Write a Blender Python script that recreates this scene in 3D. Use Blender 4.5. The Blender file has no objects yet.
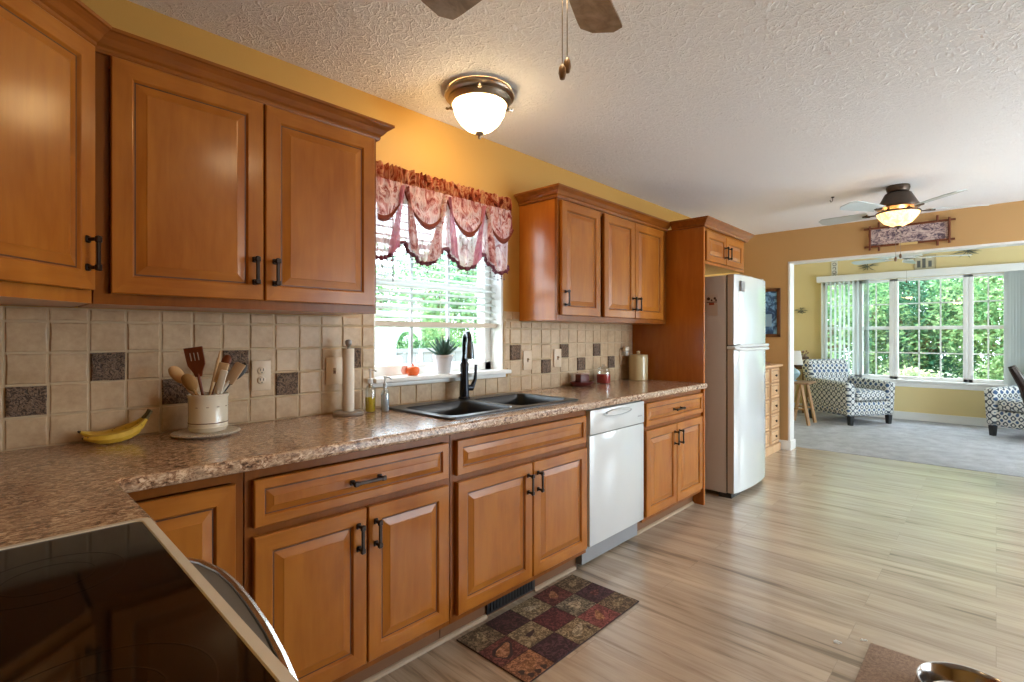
import bpy, bmesh, math, random
from mathutils import Vector, Matrix
random.seed(7)
S = bpy.context.scene
COL = S.collection
PI = math.pi

# ------------------------------------------------------------------ camera
YAW = math.radians(43.354)
cd = bpy.data.cameras.new('camera'); cam = bpy.data.objects.new('camera', cd); COL.objects.link(cam)
cam.location = (0, 0, 1.27)
cam.rotation_euler = (PI/2, 0, YAW - PI/2)
cd.sensor_width = 36; cd.lens = 512.83/1024*36
cd.shift_y = -(341-335.77)/1024
cd.clip_start = .02; cd.clip_end = 200
S.camera = cam
# ------------------------------------------------------------------ world, sun, exposure
w = bpy.data.worlds.new('world'); S.world = w; w.use_nodes = True
nt = w.node_tree; bg = nt.nodes['Background']
bg.inputs[0].default_value = (.76, .90, 1.0, 1); bg.inputs[1].default_value = 10.5
sd = bpy.data.lights.new('sun', 'SUN'); sun = bpy.data.objects.new('sun', sd); COL.objects.link(sun)
sd.energy = 9; sd.angle = .02; sd.color = (1, .95, .86)
sun.rotation_euler = Vector((-.80, -.10, 1.0)).to_track_quat('Z', 'Y').to_euler()
def portal(loc, rot, sx, sy):
    l = bpy.data.lights.new('window_portal', 'AREA'); l.shape = 'RECTANGLE'; l.size = sx; l.size_y = sy
    o = bpy.data.objects.new('window_portal', l); o.location = loc; o.rotation_euler = rot; COL.objects.link(o)
    l.cycles.is_portal = True
portal((1.79, 2.42, 1.56), (-PI/2, 0, 0), .95, 1.02)
portal((9.93, 1.0, 1.38), (0, PI/2, 0), 1.55, 2.3)
portal((9.93, -1.45, 1.15), (0, PI/2, 0), 2.1, 2.1)
portal((4.7, -3.35, 1.05), (PI/2, 0, 0), 2.6, 2.1)
portal((8.2, -3.35, 1.45), (PI/2, 0, 0), 2.2, 1.5)
S.view_settings.view_transform = 'Standard'; S.view_settings.look = 'None'
S.view_settings.gamma = 1; S.view_settings.use_curve_mapping = False
S.view_settings.exposure = 0.42
S.cycles.use_denoising = True
S.cycles.max_bounces = 10; S.cycles.diffuse_bounces = 6; S.cycles.transparent_max_bounces = 16
S.cycles.sample_clamp_indirect = 8; S.cycles.caustics_reflective = False; S.cycles.caustics_refractive = False

# ------------------------------------------------------------------ materials
def mat(name, col=(.8,.8,.8), rough=.5, metal=0, **k):
    m = bpy.data.materials.new(name); m.use_nodes = True
    b = m.node_tree.nodes['Principled BSDF']
    b.inputs['Base Color'].default_value = (*col, 1); b.inputs['Roughness'].default_value = rough
    b.inputs['Metallic'].default_value = metal
    for a, v in k.items():
        b.inputs[a.replace('_', ' ')].default_value = v
    return m
class NT:
    def __init__(s, m): s.m = m; s.t = m.node_tree; s.b = s.t.nodes['Principled BSDF']; s._c = None
    def n(s, typ, **k):
        q = s.t.nodes.new(typ)
        for a, v in k.items():
            if a.startswith('i_'): q.inputs[a[2:].replace('_', ' ')].default_value = v
            else: setattr(q, a, v)
        return q
    def l(s, a, b): s.t.links.new(a, b)
    def co(s, scale=(1,1,1), rot=(0,0,0), loc=(0,0,0), src=None):
        if s._c is None: s._c = s.n('ShaderNodeTexCoord')
        mp = s.n('ShaderNodeMapping'); mp.inputs['Scale'].default_value = scale; mp.inputs['Rotation'].default_value = rot; mp.inputs['Location'].default_value = loc
        s.l(src or s._c.outputs['Object'], mp.inputs[0]); return mp.outputs[0]
    def noise(s, co, sc, det=3, rough=.5, dist=0):
        q = s.n('ShaderNodeTexNoise'); q.inputs['Scale'].default_value = sc; q.inputs['Detail'].default_value = det
        q.inputs['Roughness'].default_value = rough; q.inputs['Distortion'].default_value = dist
        s.l(co, q.inputs['Vector']); return q.outputs['Fac']
    def ramp(s, f, stops, interp='LINEAR'):
        q = s.n('ShaderNodeValToRGB'); q.color_ramp.interpolation = interp
        e = q.color_ramp.elements
        while len(e) < len(stops): e.new(.5)
        for i, (p, c) in enumerate(stops): e[i].position = p; e[i].color = (*c, 1) if len(c) == 3 else c
        s.l(f, q.inputs[0]); return q.outputs[0]
    def mix(s, f, a, b, mode='MIX'):
        q = s.n('ShaderNodeMix', data_type='RGBA', blend_type=mode)
        for v, i in ((f, 0), (a, 6), (b, 7)):
            if hasattr(v, 'links') or hasattr(v, 'is_linked'): s.l(v, q.inputs[i])
            else: q.inputs[i].default_value = v if i == 0 else (*v, 1)
        return q.outputs[2]
    def math(s, op, a, b=None):
        q = s.n('ShaderNodeMath', operation=op)
        for i, v in enumerate((a, b)):
            if v is None: continue
            if hasattr(v, 'is_linked'): s.l(v, q.inputs[i])
            else: q.inputs[i].default_value = v
        return q.outputs[0]
    def bump(s, h, strength=.3, dist=.01):
        q = s.n('ShaderNodeBump'); q.inputs['Strength'].default_value = strength; q.inputs['Distance'].default_value = dist
        s.l(h, q.inputs['Height']); s.l(q.outputs[0], s.b.inputs['Normal'])
    def col(s, c): s.l(c, s.b.inputs['Base Color'])

def wood(name, c0, c1, rough=.33, vert=True, coat=.35, blotch=.5):
    m = mat(name, c0, rough, Coat_Weight=coat*.6, Coat_Roughness=.17, Specular_IOR_Level=.18); t = NT(m)
    sc = (1, 1, .12) if vert else (.12, 1, 1)
    g = t.noise(t.co(sc), 38, 5, .6, .4)
    bl = t.noise(t.co((1, 1, .5)), 5, 3, .55, .6)
    f = t.math('ADD', t.math('MULTIPLY', g, 1-blotch), t.math('MULTIPLY', bl, blotch))
    t.col(t.ramp(f, [(.36, c0), (.62, c1)]))
    return m
M = {}
M['maple'] = wood('maple', (.27,.077,.008), (.385,.133,.0165), coat=.5, blotch=.65)
M['maple_h'] = wood('maple_rail', (.28,.082,.0085), (.40,.14,.018), vert=False, coat=.5, blotch=.6)
M['maple_frame'] = wood('maple_frame', (.17,.046,.005), (.24,.072,.009), coat=.2)
M['glaze'] = mat('dark_glaze', (.075,.019,.004), .4)
M['carcass'] = wood('maple_side', (.36,.10,.009), (.45,.145,.015), coat=.9)
M['crown'] = wood('crown_maple', (.20,.055,.007), (.30,.095,.012), vert=False, coat=.9)
M['toe'] = mat('toe_brown', (.16,.065,.022), .5)
M['bronze'] = mat('oil_rubbed_bronze', (.035,.024,.02), .3, .8)
M['white_paint'] = mat('white_trim_paint', (.78,.78,.76), .35)
M['white_gloss'] = mat('white_appliance', (.62,.64,.65), .22, Coat_Weight=.5, Coat_Roughness=.08)
M['fridge_side_shade'] = mat('fridge_side_shade', (.50,.44,.39), .45)  # white side, its shade put into the beige colour
M['fridge_door'] = mat('fridge_door', (.56,.59,.60), .20, 0.0, Coat_Weight=1.0, Coat_Roughness=.06)
M['grey_plastic'] = mat('grey_plastic', (.25,.25,.26), .4)
M['black'] = mat('black_plastic', (.012,.012,.013), .4)
M['steel'] = mat('brushed_steel', (.62,.62,.62), .22, 1)
M['nickel'] = mat('brushed_nickel', (.33,.28,.23), .3, 1)
M['bisque'] = mat('bisque_plastic', (.60,.47,.33), .4)
M['gap'] = mat('gap', (.02,.015,.01), .8)

def paint(name, c, b=.12):
    m = mat(name, c, .6); t = NT(m)
    t.bump(t.noise(t.co(), 180, 3), b, .002)
    t.col(t.ramp(t.noise(t.co(), 1.3, 2), [(.3, tuple(x*.95 for x in c)), (.7, c)]))
    return m
M['wall'] = paint('golden_tan_paint', (.54,.30,.065))
M['wall_far'] = paint('tan_paint', (.50,.30,.12))
M['wall_living'] = paint('pale_yellow_paint', (.74,.60,.30))
def ceiling_mat():
    m = mat('stomped_ceiling', (.88,.89,.92), .8); t = NT(m)
    wv = t.n('ShaderNodeTexNoise'); wv.inputs['Scale'].default_value = 9; t.l(t.co(), wv.inputs['Vector'])
    mp = t.n('ShaderNodeMix', data_type='VECTOR'); mp.inputs[0].default_value = .12
    t.l(t.co(), mp.inputs[4]); t.l(wv.outputs['Color'], mp.inputs[5])
    v = t.n('ShaderNodeTexVoronoi', feature='DISTANCE_TO_EDGE'); v.inputs['Scale'].default_value = 25; t.l(mp.outputs[1], v.inputs['Vector'])
    n2 = t.noise(mp.outputs[1], 36, 3, .55, 2.2)
    ridge = t.math('ABSOLUTE', t.math('SUBTRACT', n2, .5))
    r2 = t.ramp(ridge, [(0, (1,1,1)), (.06, (0,0,0))])
    r1 = t.ramp(v.outputs['Distance'], [(0, (.7,.7,.7)), (.12, (0,0,0))])
    t.bump(t.math('ADD', r1, r2), .5, .011)
    return m
M['ceiling'] = ceiling_mat()
def floor_mat():
    m = mat('oak_laminate', (.4,.28,.18), .3, Coat_Weight=1.0, Coat_Roughness=.26, Coat_IOR=1.6); t = NT(m)
    co = t.co(rot=(0,0,PI/2))
    br = t.n('ShaderNodeTexBrick'); br.offset = .37; br.offset_frequency = 2
    for k, v in (('Color1',(.1,.1,.1,1)),('Color2',(.9,.9,.9,1)),('Mortar',(0,0,0,1)),('Scale',1),('Mortar Size',.0009),('Brick Width',1.22),('Row Height',.18),('Bias',0)):
        br.inputs[k].default_value = v
    t.l(co, br.inputs['Vector'])
    # grain runs along Y
    off = t.n('ShaderNodeVectorMath', operation='MULTIPLY_ADD')
    t.l(br.outputs['Color'], off.inputs[0]); off.inputs[1].default_value = (3,7,0); t.l(t.co(), off.inputs[2])
    g = t.noise(t.co((1,.06,1), src=off.outputs[0]), 26, 6, .62, .8)
    g2 = t.noise(t.co((1,.12,1), src=off.outputs[0]), 5, 4, .6, 1.2)
    dk = t.noise(t.co((1,.07,1), loc=(3,1,0), src=off.outputs[0]), 9, 5, .7, 1.6)
    f = t.math('ADD', t.math('MULTIPLY', g, .5), t.math('MULTIPLY', g2, .5))
    c = t.ramp(f, [(.36,(.20,.148,.10)), (.45,(.41,.32,.235)), (.58,(.54,.445,.345))])
    c = t.mix(t.ramp(dk, [(.61,(0,0,0)), (.72,(.8,.8,.8))]), c, (.17,.105,.065))
    tone = t.ramp(br.outputs['Color'], [(0,(.84,.82,.80)), (1,(1.06,1.04,1.0))])
    c = t.mix(1.0, c, tone, 'MULTIPLY')
    c = t.mix(t.math('MULTIPLY', br.outputs['Fac'], .45), c, (.14,.10,.07))
    t.col(c)
    t.l(t.ramp(g, [(.3,(.42,.42,.42)), (.7,(.33,.33,.33))]), t.b.inputs['Roughness'])
    t.bump(g, .06, .003)
    return m
M['floor'] = floor_mat()
def carpet_mat():
    m = mat('grey_carpet', (.5,.5,.52), .95); t = NT(m)
    a = t.noise(t.co(), 160, 4, .7); b = t.noise(t.co(), 6, 3, .6)
    t.col(t.ramp(t.math('ADD', t.math('MULTIPLY', a, .6), t.math('MULTIPLY', b, .4)), [(.35,(.27,.27,.29)), (.65,(.54,.54,.57))]))
    t.bump(a, .6, .01); return m
M['carpet'] = carpet_mat()
def granite():
    m = mat('granite_laminate', (.4,.28,.2), .22, Coat_Weight=.4, Coat_Roughness=.1); t = NT(m)
    a = t.noise(t.co((1,1.9,1.5), (0,0,.5)), 62, 6, .68, .8)
    b = t.noise(t.co((1,2.6,1), (0,0,.5), (4,2,0)), 15, 5, .6, 1.0)
    c = t.ramp(a, [(.38,(.045,.02,.013)), (.45,(.24,.115,.062)), (.52,(.46,.28,.175)), (.60,(.78,.60,.43))])
    c2 = t.mix(t.ramp(b, [(.42,(0,0,0)), (.62,(.7,.7,.7))]), c, (.45,.315,.215))
    sp = t.noise(t.co(), 190, 3, .6)
    c3 = t.mix(t.ramp(sp, [(.60,(0,0,0)), (.68,(.8,.8,.8))]), c2, (.10,.055,.04))
    t.col(c3); return m
M['granite'] = granite()
def tile_mat(name, c0, c1):
    m = mat(name, c0, .42, Coat_Weight=.08, Coat_Roughness=.25, Specular_IOR_Level=.3); t = NT(m)
    a = t.noise(t.co(), 7, 3, .6); b = t.noise(t.co(), 55, 4, .65)
    t.col(t.ramp(t.math('ADD', t.math('MULTIPLY', a, .6), t.math('MULTIPLY', b, .4)), [(.36,c0),(.62,c1)]))
    t.bump(t.noise(t.co(), 24, 3, .5), .25, .006); return m
M['tile'] = tile_mat('tumbled_cream_tile', (.41,.285,.17), (.55,.405,.255))
M['grout'] = mat('sand_grout', (.50,.385,.25), .9)
def accent():
    m = mat('bronze_relief_tile', (.2,.13,.1), .45, .0); t = NT(m)
    v = t.noise(t.co(), 60, 3, .6, 2.5)
    t.col(t.ramp(v, [(.42,(.05,.028,.018)), (.55,(.24,.155,.10))])); t.bump(v, .9, .01); return m
M['accent'] = accent()
M['glass_black'] = mat('ceramic_black_glass', (.004,.003,.003), .06, Specular_IOR_Level=.38, IOR=1.45)
M['ceramic_white'] = mat('white_ceramic', (.72,.66,.54), .25, Coat_Weight=.6, Coat_Roughness=.1)
M['composite'] = mat('black_composite_sink', (.018,.019,.024), .30)
M['faucet'] = mat('dark_bronze_faucet', (.016,.018,.026), .22, .6)
def glass(name='thin_glass', tint=(1,1,1), g=.08):
    m = bpy.data.materials.new(name); m.use_nodes = True; t = m.node_tree; t.nodes.clear()
    o = t.nodes.new('ShaderNodeOutputMaterial'); mx = t.nodes.new('ShaderNodeMixShader'); tr = t.nodes.new('ShaderNodeBsdfTransparent'); gl = t.nodes.new('ShaderNodeBsdfGlossy')
    tr.inputs[0].default_value = (*tint, 1); gl.inputs['Roughness'].default_value = .02
    mx.inputs[0].default_value = g; t.links.new(tr.outputs[0], mx.inputs[1]); t.links.new(gl.outputs[0], mx.inputs[2]); t.links.new(mx.outputs[0], o.inputs[0])
    return m
M['glass'] = glass(); M['bottle_glass'] = glass('clear_plastic', (.90,.94,.95), .16)
def emit(name, c, s, rimc=None):
    m = mat(name, c, .35); b = m.node_tree.nodes['Principled BSDF']
    b.inputs['Emission Color'].default_value = (*c, 1); b.inputs['Emission Strength'].default_value = s
    return m
M['lamp_dome'] = emit('lit_alabaster_glass', (1,.70,.34), 17)
M['lamp_fan'] = emit('lit_fan_glass', (1,.74,.42), 20)
M['lamp_fan_far'] = emit('lit_amber_fan_glass', (1,.62,.26), 1.7)
def mottle(m, lo, hi):
    q = NT(m); e = q.ramp(q.noise(q.co((1,1,.5)), 30, 3, .6, 1), [(.35,(lo,)*3),(.65,(hi,)*3)]); q.l(q.math('MULTIPLY', e, 1.0), q.b.inputs['Emission Strength'])
mottle(M['lamp_fan_far'], .85, 2.6)
M['bulb'] = emit('warm_bulb', (1,.72,.38), 110)
def leaf(name, c0, c1):
    m = bpy.data.materials.new(name); m.use_nodes = True; t = m.node_tree; t.nodes.clear()
    o = t.nodes.new('ShaderNodeOutputMaterial'); mx = t.nodes.new('ShaderNodeMixShader'); d = t.nodes.new('ShaderNodeBsdfDiffuse'); tr = t.nodes.new('ShaderNodeBsdfTranslucent')
    tc = t.nodes.new('ShaderNodeTexCoord'); n = t.nodes.new('ShaderNodeTexNoise'); n.inputs['Scale'].default_value = 3.5; n.inputs['Detail'].default_value = 4
    r = t.nodes.new('ShaderNodeValToRGB'); r.color_ramp.elements[0].position = .38; r.color_ramp.elements[1].position = .62
    r.color_ramp.elements[0].color = (*c0, 1); r.color_ramp.elements[1].color = (*c1, 1)
    t.links.new(tc.outputs['Object'], n.inputs['Vector']); t.links.new(n.outputs['Fac'], r.inputs[0])
    t.links.new(r.outputs[0], d.inputs[0]); t.links.new(r.outputs[0], tr.inputs[0]); mx.inputs[0].default_value = .4
    t.links.new(d.outputs[0], mx.inputs[1]); t.links.new(tr.outputs[0], mx.inputs[2]); t.links.new(mx.outputs[0], o.inputs[0])
    return m
def sheer(name, c, tr=.35, pat=None, tls=.5):
    m = bpy.data.materials.new(name); m.use_nodes = True; t = NT.__new__(NT); t.m = m; t.t = m.node_tree; t._c = None; t.t.nodes.clear()
    o = t.n('ShaderNodeOutputMaterial'); d = t.n('ShaderNodeBsdfDiffuse'); tl = t.n('ShaderNodeBsdfTranslucent'); tp = t.n('ShaderNodeBsdfTransparent')
    a = t.n('ShaderNodeMixShader'); b = t.n('ShaderNodeMixShader'); a.inputs[0].default_value = tls; b.inputs[0].default_value = tr
    if pat:
        c_ = t.ramp(t.noise(t.co((1.3,1,.7)), 17, 5, .65, 1.2), pat)
        t.l(c_, d.inputs[0]); t.l(c_, tl.inputs[0])
    else:
        d.inputs[0].default_value = (*c, 1); tl.inputs[0].default_value = (*c, 1)
    t.l(d.outputs[0], a.inputs[1]); t.l(tl.outputs[0], a.inputs[2]); t.l(a.outputs[0], b.inputs[1]); t.l(tp.outputs[0], b.inputs[2]); t.l(b.outputs[0], o.inputs[0])
    return m

# ------------------------------------------------------------------ mesh builder
class MB:
    def __init__(s): s.v = []; s.f = []; s.mi = []; s.sm = []
    def add(s, vs, fs, mi=0, sm=False):
        b = len(s.v); s.v += [tuple(v) for v in vs]
        for f in fs: s.f.append(tuple(i+b for i in f)); s.mi.append(mi); s.sm.append(sm)
        return s
    def box(s, x0, x1, y0, y1, z0, z1, mi=0):
        vs = [(x,y,z) for x in (x0,x1) for y in (y0,y1) for z in (z0,z1)]
        return s.add(vs, [(0,1,3,2),(4,6,7,5),(0,4,5,1),(2,3,7,6),(0,2,6,4),(1,5,7,3)], mi)
    def rbox(s, x0, x1, y0, y1, z0, z1, r=.01, seg=2, mi=0, sm=True, M4=None, fn=None):
        bm = bmesh.new(); bmesh.ops.create_cube(bm, size=1)
        for v in bm.verts: v.co = Vector((x0+(v.co.x+.5)*(x1-x0), y0+(v.co.y+.5)*(y1-y0), z0+(v.co.z+.5)*(z1-z0)))
        bmesh.ops.bevel(bm, geom=bm.edges[:]+bm.verts[:], offset=r, segments=seg, affect='EDGES', profile=.5)
        return s.frombm(bm, mi, sm, M4, fn)
    def frombm(s, bm, mi=0, sm=True, M4=None, fn=None):
        bm.verts.index_update()
        vs = []
        for v in bm.verts:
            c = v.co.copy()
            if fn: c = Vector(fn(c))
            if M4: c = M4 @ c
            vs.append(c)
        s.add(vs, [[v.index for v in f.verts] for f in bm.faces], mi, sm); bm.free(); return s
    def lathe(s, prof, cx=0, cy=0, cz=0, n=24, mi=0, sm=True, M4=None, sx=1, sy=1, cap=False):
        vs = []; fs = []
        for r, z in prof:
            for k in range(n):
                a = 2*PI*k/n; p = Vector((r*math.cos(a)*sx, r*math.sin(a)*sy, z))
                if M4: p = M4 @ p
                vs.append((p.x+cx, p.y+cy, p.z+cz))
        for i in range(len(prof)-1):
            for k in range(n): fs.append((i*n+k, i*n+(k+1)%n, (i+1)*n+(k+1)%n, (i+1)*n+k))
        if cap and prof[0][0] > 1e-5: fs.append(tuple(reversed(range(n))))
        if cap and prof[-1][0] > 1e-5: fs.append(tuple(range((len(prof)-1)*n, len(prof)*n)))
        return s.add(vs, fs, mi, sm)
    def tube(s, pts, r, n=8, mi=0, sm=True, sq=1.0, up=None):
        pts = [Vector(p) for p in pts]; rs = r if isinstance(r, (list, tuple)) else [r]*len(pts)
        vs = []; fs = []; prev = None
        for i, p in enumerate(pts):
            d = (pts[min(i+1, len(pts)-1)] - pts[max(i-1, 0)]).normalized()
            if prev is None:
                u = Vector(up) if up else (Vector((0,0,1)) if abs(d.z) < .9 else Vector((1,0,0)))
            else: u = prev
            a = d.cross(u).normalized(); b = a.cross(d).normalized(); prev = b
            for k in range(n):
                t = 2*PI*k/n; vs.append(p + a*math.cos(t)*rs[i] + b*math.sin(t)*rs[i]*sq)
        for i in range(len(pts)-1):
            for k in range(n): fs.append((i*n+k, i*n+(k+1)%n, (i+1)*n+(k+1)%n, (i+1)*n+k))
        fs.append(tuple(reversed(range(n)))); fs.append(tuple(range((len(pts)-1)*n, len(pts)*n)))
        return s.add(vs, fs, mi, sm)
    def prism(s, poly, z0, z1, mi=0, M4=None):
        n = len(poly); vs = [Vector((x,y,z0)) for x,y in poly] + [Vector((x,y,z1)) for x,y in poly]
        if M4: vs = [M4 @ v for v in vs]
        fs = [tuple(reversed(range(n))), tuple(range(n, 2*n))] + [(k, (k+1)%n, n+(k+1)%n, n+k) for k in range(n)]
        return s.add(vs, fs, mi)
    def sweep(s, path, prof, mi=0, up=True):
        """profile (out, z) swept along a 2D path, outward = right-hand side of travel, mitred."""
        P = [Vector(p) for p in path]; N = []
        for i in range(len(P)):
            ns = []
            if i > 0: d = (P[i]-P[i-1]).normalized(); ns.append(Vector((d.y, -d.x)))
            if i < len(P)-1: d = (P[i+1]-P[i]).normalized(); ns.append(Vector((d.y, -d.x)))
            if len(ns) == 2:
                m = (ns[0]+ns[1]).normalized(); m = m / max(.2, m.dot(ns[0]))
            else: m = ns[0]
            N.append(m)
        vs = []; fs = []; n = len(prof)
        for p, m in zip(P, N):
            for o, z in prof: vs.append((p.x+m.x*o, p.y+m.y*o, z))
        for i in range(len(P)-1):
            for k in range(n): fs.append((i*n+k, i*n+(k+1)%n, (i+1)*n+(k+1)%n, (i+1)*n+k))
        fs.append(tuple(reversed(range(n)))); fs.append(tuple(range((len(P)-1)*n, len(P)*n)))
        return s.add(vs, fs, mi)
    def build(s, name, mats, parent=None, o=(0,0,0), **tags):
        me = bpy.data.meshes.new(name)
        me.from_pydata([(x-o[0], y-o[1], z-o[2]) for x,y,z in s.v], [], s.f)
        if not isinstance(mats, (list, tuple)): mats = [mats]
        for m in mats: me.materials.append(M[m] if isinstance(m, str) else m)
        me.polygons.foreach_set('material_index', s.mi); me.polygons.foreach_set('use_smooth', s.sm)
        bm = bmesh.new(); bm.from_mesh(me); bmesh.ops.recalc_face_normals(bm, faces=bm.faces[:])
        for e in bm.edges:
            if len(e.link_faces) == 2 and e.calc_face_angle(0) > .7: e.smooth = False
        bm.to_mesh(me); bm.free(); me.update()
        ob = bpy.data.objects.new(name, me); COL.objects.link(ob)
        if parent: ob.parent = parent
        else: ob.location = o
        for k, v in tags.items(): ob[k] = v
        return ob
def thing(name, label, cat, loc=(0,0,0), rz=0, group=None):
    o = bpy.data.objects.new(name, None); COL.objects.link(o); o.location = loc; o.rotation_euler = (0,0,rz); o.empty_display_size = .1
    o['label'] = label; o['category'] = cat
    if group: o['group'] = group
    return o
def dup(o, parent=None):
    c = o.copy(); COL.objects.link(c); c.parent = parent
    for ch in [x for x in bpy.data.objects if x.parent == o]: dup(ch, c)
    return c
def struct(mb, name, m, **k): return mb.build(name, m, kind='structure', **k)

# ------------------------------------------------------------------ the shell
WY = 2.20      # window wall face
CH = 2.438
struct(MB().box(-.42, 6.5, -3.3, 2.36, -.1, 0), 'floor', 'floor')
struct(MB().box(6.5, 9.75, -3.3, 3.0, -.1, .004), 'floor_carpet', 'carpet')
struct(MB().box(-.5, 6.40, -3.4, 2.42, CH, CH+.1), 'ceiling', 'ceiling')
struct(MB().box(6.41, 9.9, -3.4, 3.1, 2.75, 2.85), 'ceiling_living', 'ceiling')
# window wall with opening X 1.33..2.25, Z 1.045..2.06
b = MB(); b.box(-.5,1.35,WY,2.42,0,CH); b.box(2.25,6.5,WY,2.42,0,CH); b.box(1.35,2.25,WY,2.42,0,1.035); b.box(1.35,2.25,WY,2.42,2.06,CH)
struct(b, 'wall_window', 'wall')
struct(MB().box(-.5,-.4,-3.4,WY,0,CH), 'wall_left', 'wall')
# right wall with a patio door opening
b = MB(); b.box(-.5,3.4,-3.4,-3.3,0,CH); b.box(6.0,7.1,-3.4,-3.3,0,2.85); b.box(9.3,9.9,-3.4,-3.3,0,2.85); b.box(7.1,9.3,-3.4,-3.3,0,.7); b.box(7.1,9.3,-3.4,-3.3,2.2,2.85); b.box(3.4,6.0,-3.4,-3.3,2.1,CH); b.box(-.5,6.0,-3.4,-3.3,CH,2.85)
struct(b, 'wall_right', 'wall')
# far wall with the wide opening to the living room
b = MB(); b.box(6.25,6.40,1.675,WY,0,CH); b.box(6.25,6.40,-3.3,1.675,2.085,CH); b.box(6.25,6.40,-3.3,-3.0,0,2.085)
struct(b, 'wall_far', 'wall_far')
b = MB(); b.box(6.244,6.405,1.662,1.675,0,2.085); b.box(6.244,6.405,-3.0,1.675,2.072,2.085); b.box(6.246,6.25,1.675,1.682,0,2.092); b.box(6.246,6.25,-3.0,1.675,2.085,2.092)
struct(b, 'trim_1', 'white_paint')
# living room walls
struct(MB().box(6.3,9.9,2.9,3.05,0,2.85), 'wall_living_left', 'wall_living')
struct(MB().box(6.402,6.43,1.675,3.05,0,2.85).box(6.402,6.43,-3.3,1.675,2.085,2.85), 'wall_living_near', 'wall_living')
LX = 9.75
def wall_with_holes(x0, x1, ya, yb, z1, holes):
    b = MB(); ys = sorted(holes); cur = ya
    for (h0, h1, za, zb) in ys:
        b.box(x0,x1,cur,h0,0,z1); b.box(x0,x1,h0,h1,0,za); b.box(x0,x1,h0,h1,zb,z1); cur = h1
    b.box(x0,x1,cur,yb,0,z1); return b
struct(wall_with_holes(LX, LX+.14, -3.4, 3.05, 2.85, [(-2.45,-.45,.05,2.15), (-.13,2.10,.60,2.14)]), 'wall_living_window', 'wall_living')
b = MB(); b.box(LX-.015,LX,-.4,2.9,0,.11); b.box(LX-.02,LX,-.4,2.9,.11,.12)
struct(b, 'baseboard_living', 'white_paint')
struct(MB().rbox(6.232,6.25,1.66,1.80,0,.105,.004).rbox(6.232,6.42,1.648,1.662,0,.105,.004), 'baseboard_far', 'white_paint')

# living room window: three units, each with frame, muntins, panes
def window_unit(name, y0, y1, z0, z1, cols, muntin=True, hung=True):
    t = bpy.data.objects.new(name, None); COL.objects.link(t); t['kind'] = 'structure'
    t.location = (LX, (y0+y1)/2, z0); o = t.location
    f = MB(); w_ = .055
    f.rbox(LX-.01,LX+.09,y0,y0+w_,z0,z1,.006); f.rbox(LX-.01,LX+.09,y1-w_,y1,z0,z1,.006); f.rbox(LX-.01,LX+.09,y0,y1,z0,z0+w_,.006); f.rbox(LX-.01,LX+.09,y0,y1,z1-w_*.7,z1,.006)
    f.build('window_frame', 'white_paint', t, o)
    m = MB(); zm = (z0+z1)/2+.02
    if hung: m.rbox(LX+.02,LX+.06,y0+w_,y1-w_,zm-.025,zm+.025,.004)
    for (a, c) in ((z0+w_, zm-.025), (zm+.025, z1-w_*.7)):
        zc = (a+c)/2
        if muntin: m.box(LX+.035,LX+.05,y0+w_,y1-w_,zc-.009,zc+.009)
        for k in range(1, cols):
            y = y0+w_+(y1-y0-2*w_)*k/cols; m.box(LX+.035,LX+.05,y-.009,y+.009,a,c)
    m.build('muntin_bars', 'white_paint', t, o)
    MB().box(LX+.041,LX+.044,y0+w_,y1-w_,z0+w_,z1-w_*.7).build('window_pane', 'glass', t, o)
window_unit('window_1', 1.60, 2.10, .60, 2.14, 2)
window_unit('window_2', 1.145, 1.60, .60, 2.14, 2)
window_unit('window_3', .29, 1.145, .60, 2.14, 3)
window_unit('window_4', -.13, .29, .60, 2.14, 2)
window_unit('window_5', -1.45, -.45, .05, 2.15, 1, False, False)
window_unit('window_6', -2.45, -1.45, .05, 2.15, 1, False, False)
b = MB(); b.rbox(LX-.07,LX+.02,-.25,2.2,.575,.605,.008); b.rbox(LX-.02,LX,-.2,2.15,.50,.575,.004)
struct(b, 'trim_sill_living', 'white_paint')
# patio door frame; the unseen side window is added to brighten the living room
b = MB()
for x in (3.4, 4.67, 5.93): b.box(x,x+.07,-3.38,-3.30,0,2.1)
b.box(3.4,6.0,-3.38,-3.3,2.04,2.1); b.box(3.4,6.0,-3.38,-3.3,0,.06)
struct(b, 'door_1', 'white_paint')
b = MB()
for x in (7.1, 8.17, 9.24): b.box(x,x+.06,-3.38,-3.30,.7,2.2)
b.box(7.1,9.3,-3.38,-3.3,2.14,2.2); b.box(7.1,9.3,-3.38,-3.3,.7,.76)
struct(b, 'window_added_light', 'white_paint')

# kitchen window
kw = bpy.data.objects.new('window_7', None); COL.objects.link(kw); kw['kind'] = 'structure'; kw.location = (1.79, 2.3, 1.05); o = kw.location
f = MB()
f.box(1.35,1.36,WY,2.40,1.05,2.06); f.box(2.235,2.25,WY,2.40,1.05,2.06); f.box(1.35,2.25,WY,2.40,2.045,2.06); f.box(1.35,2.25,WY,2.40,1.035,1.052)
f.build('window_jamb', 'white_paint', kw, o)
f = MB(); f.rbox(1.36,1.405,2.29,2.36,1.05,2.05,.005); f.rbox(2.18,2.235,2.29,2.36,1.05,2.05,.005); f.rbox(1.36,2.235,2.29,2.36,1.05,1.115,.005); f.rbox(1.36,2.235,2.29,2.36,1.99,2.05,.005); f.rbox(1.405,2.18,2.30,2.35,1.53,1.57,.004)
f.build('window_frame', 'white_paint', kw, o)
f = MB()
for x in (1.66, 1.92): f.box(x-.009,x+.009,2.32,2.335,1.115,1.99)
f.box(1.405,2.18,2.32,2.335,1.315,1.333); f.box(1.405,2.18,2.32,2.335,1.76,1.778)
f.build('muntin_bars', mat('grey_white_bar', (.45,.47,.50), .4), kw, o)
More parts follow.
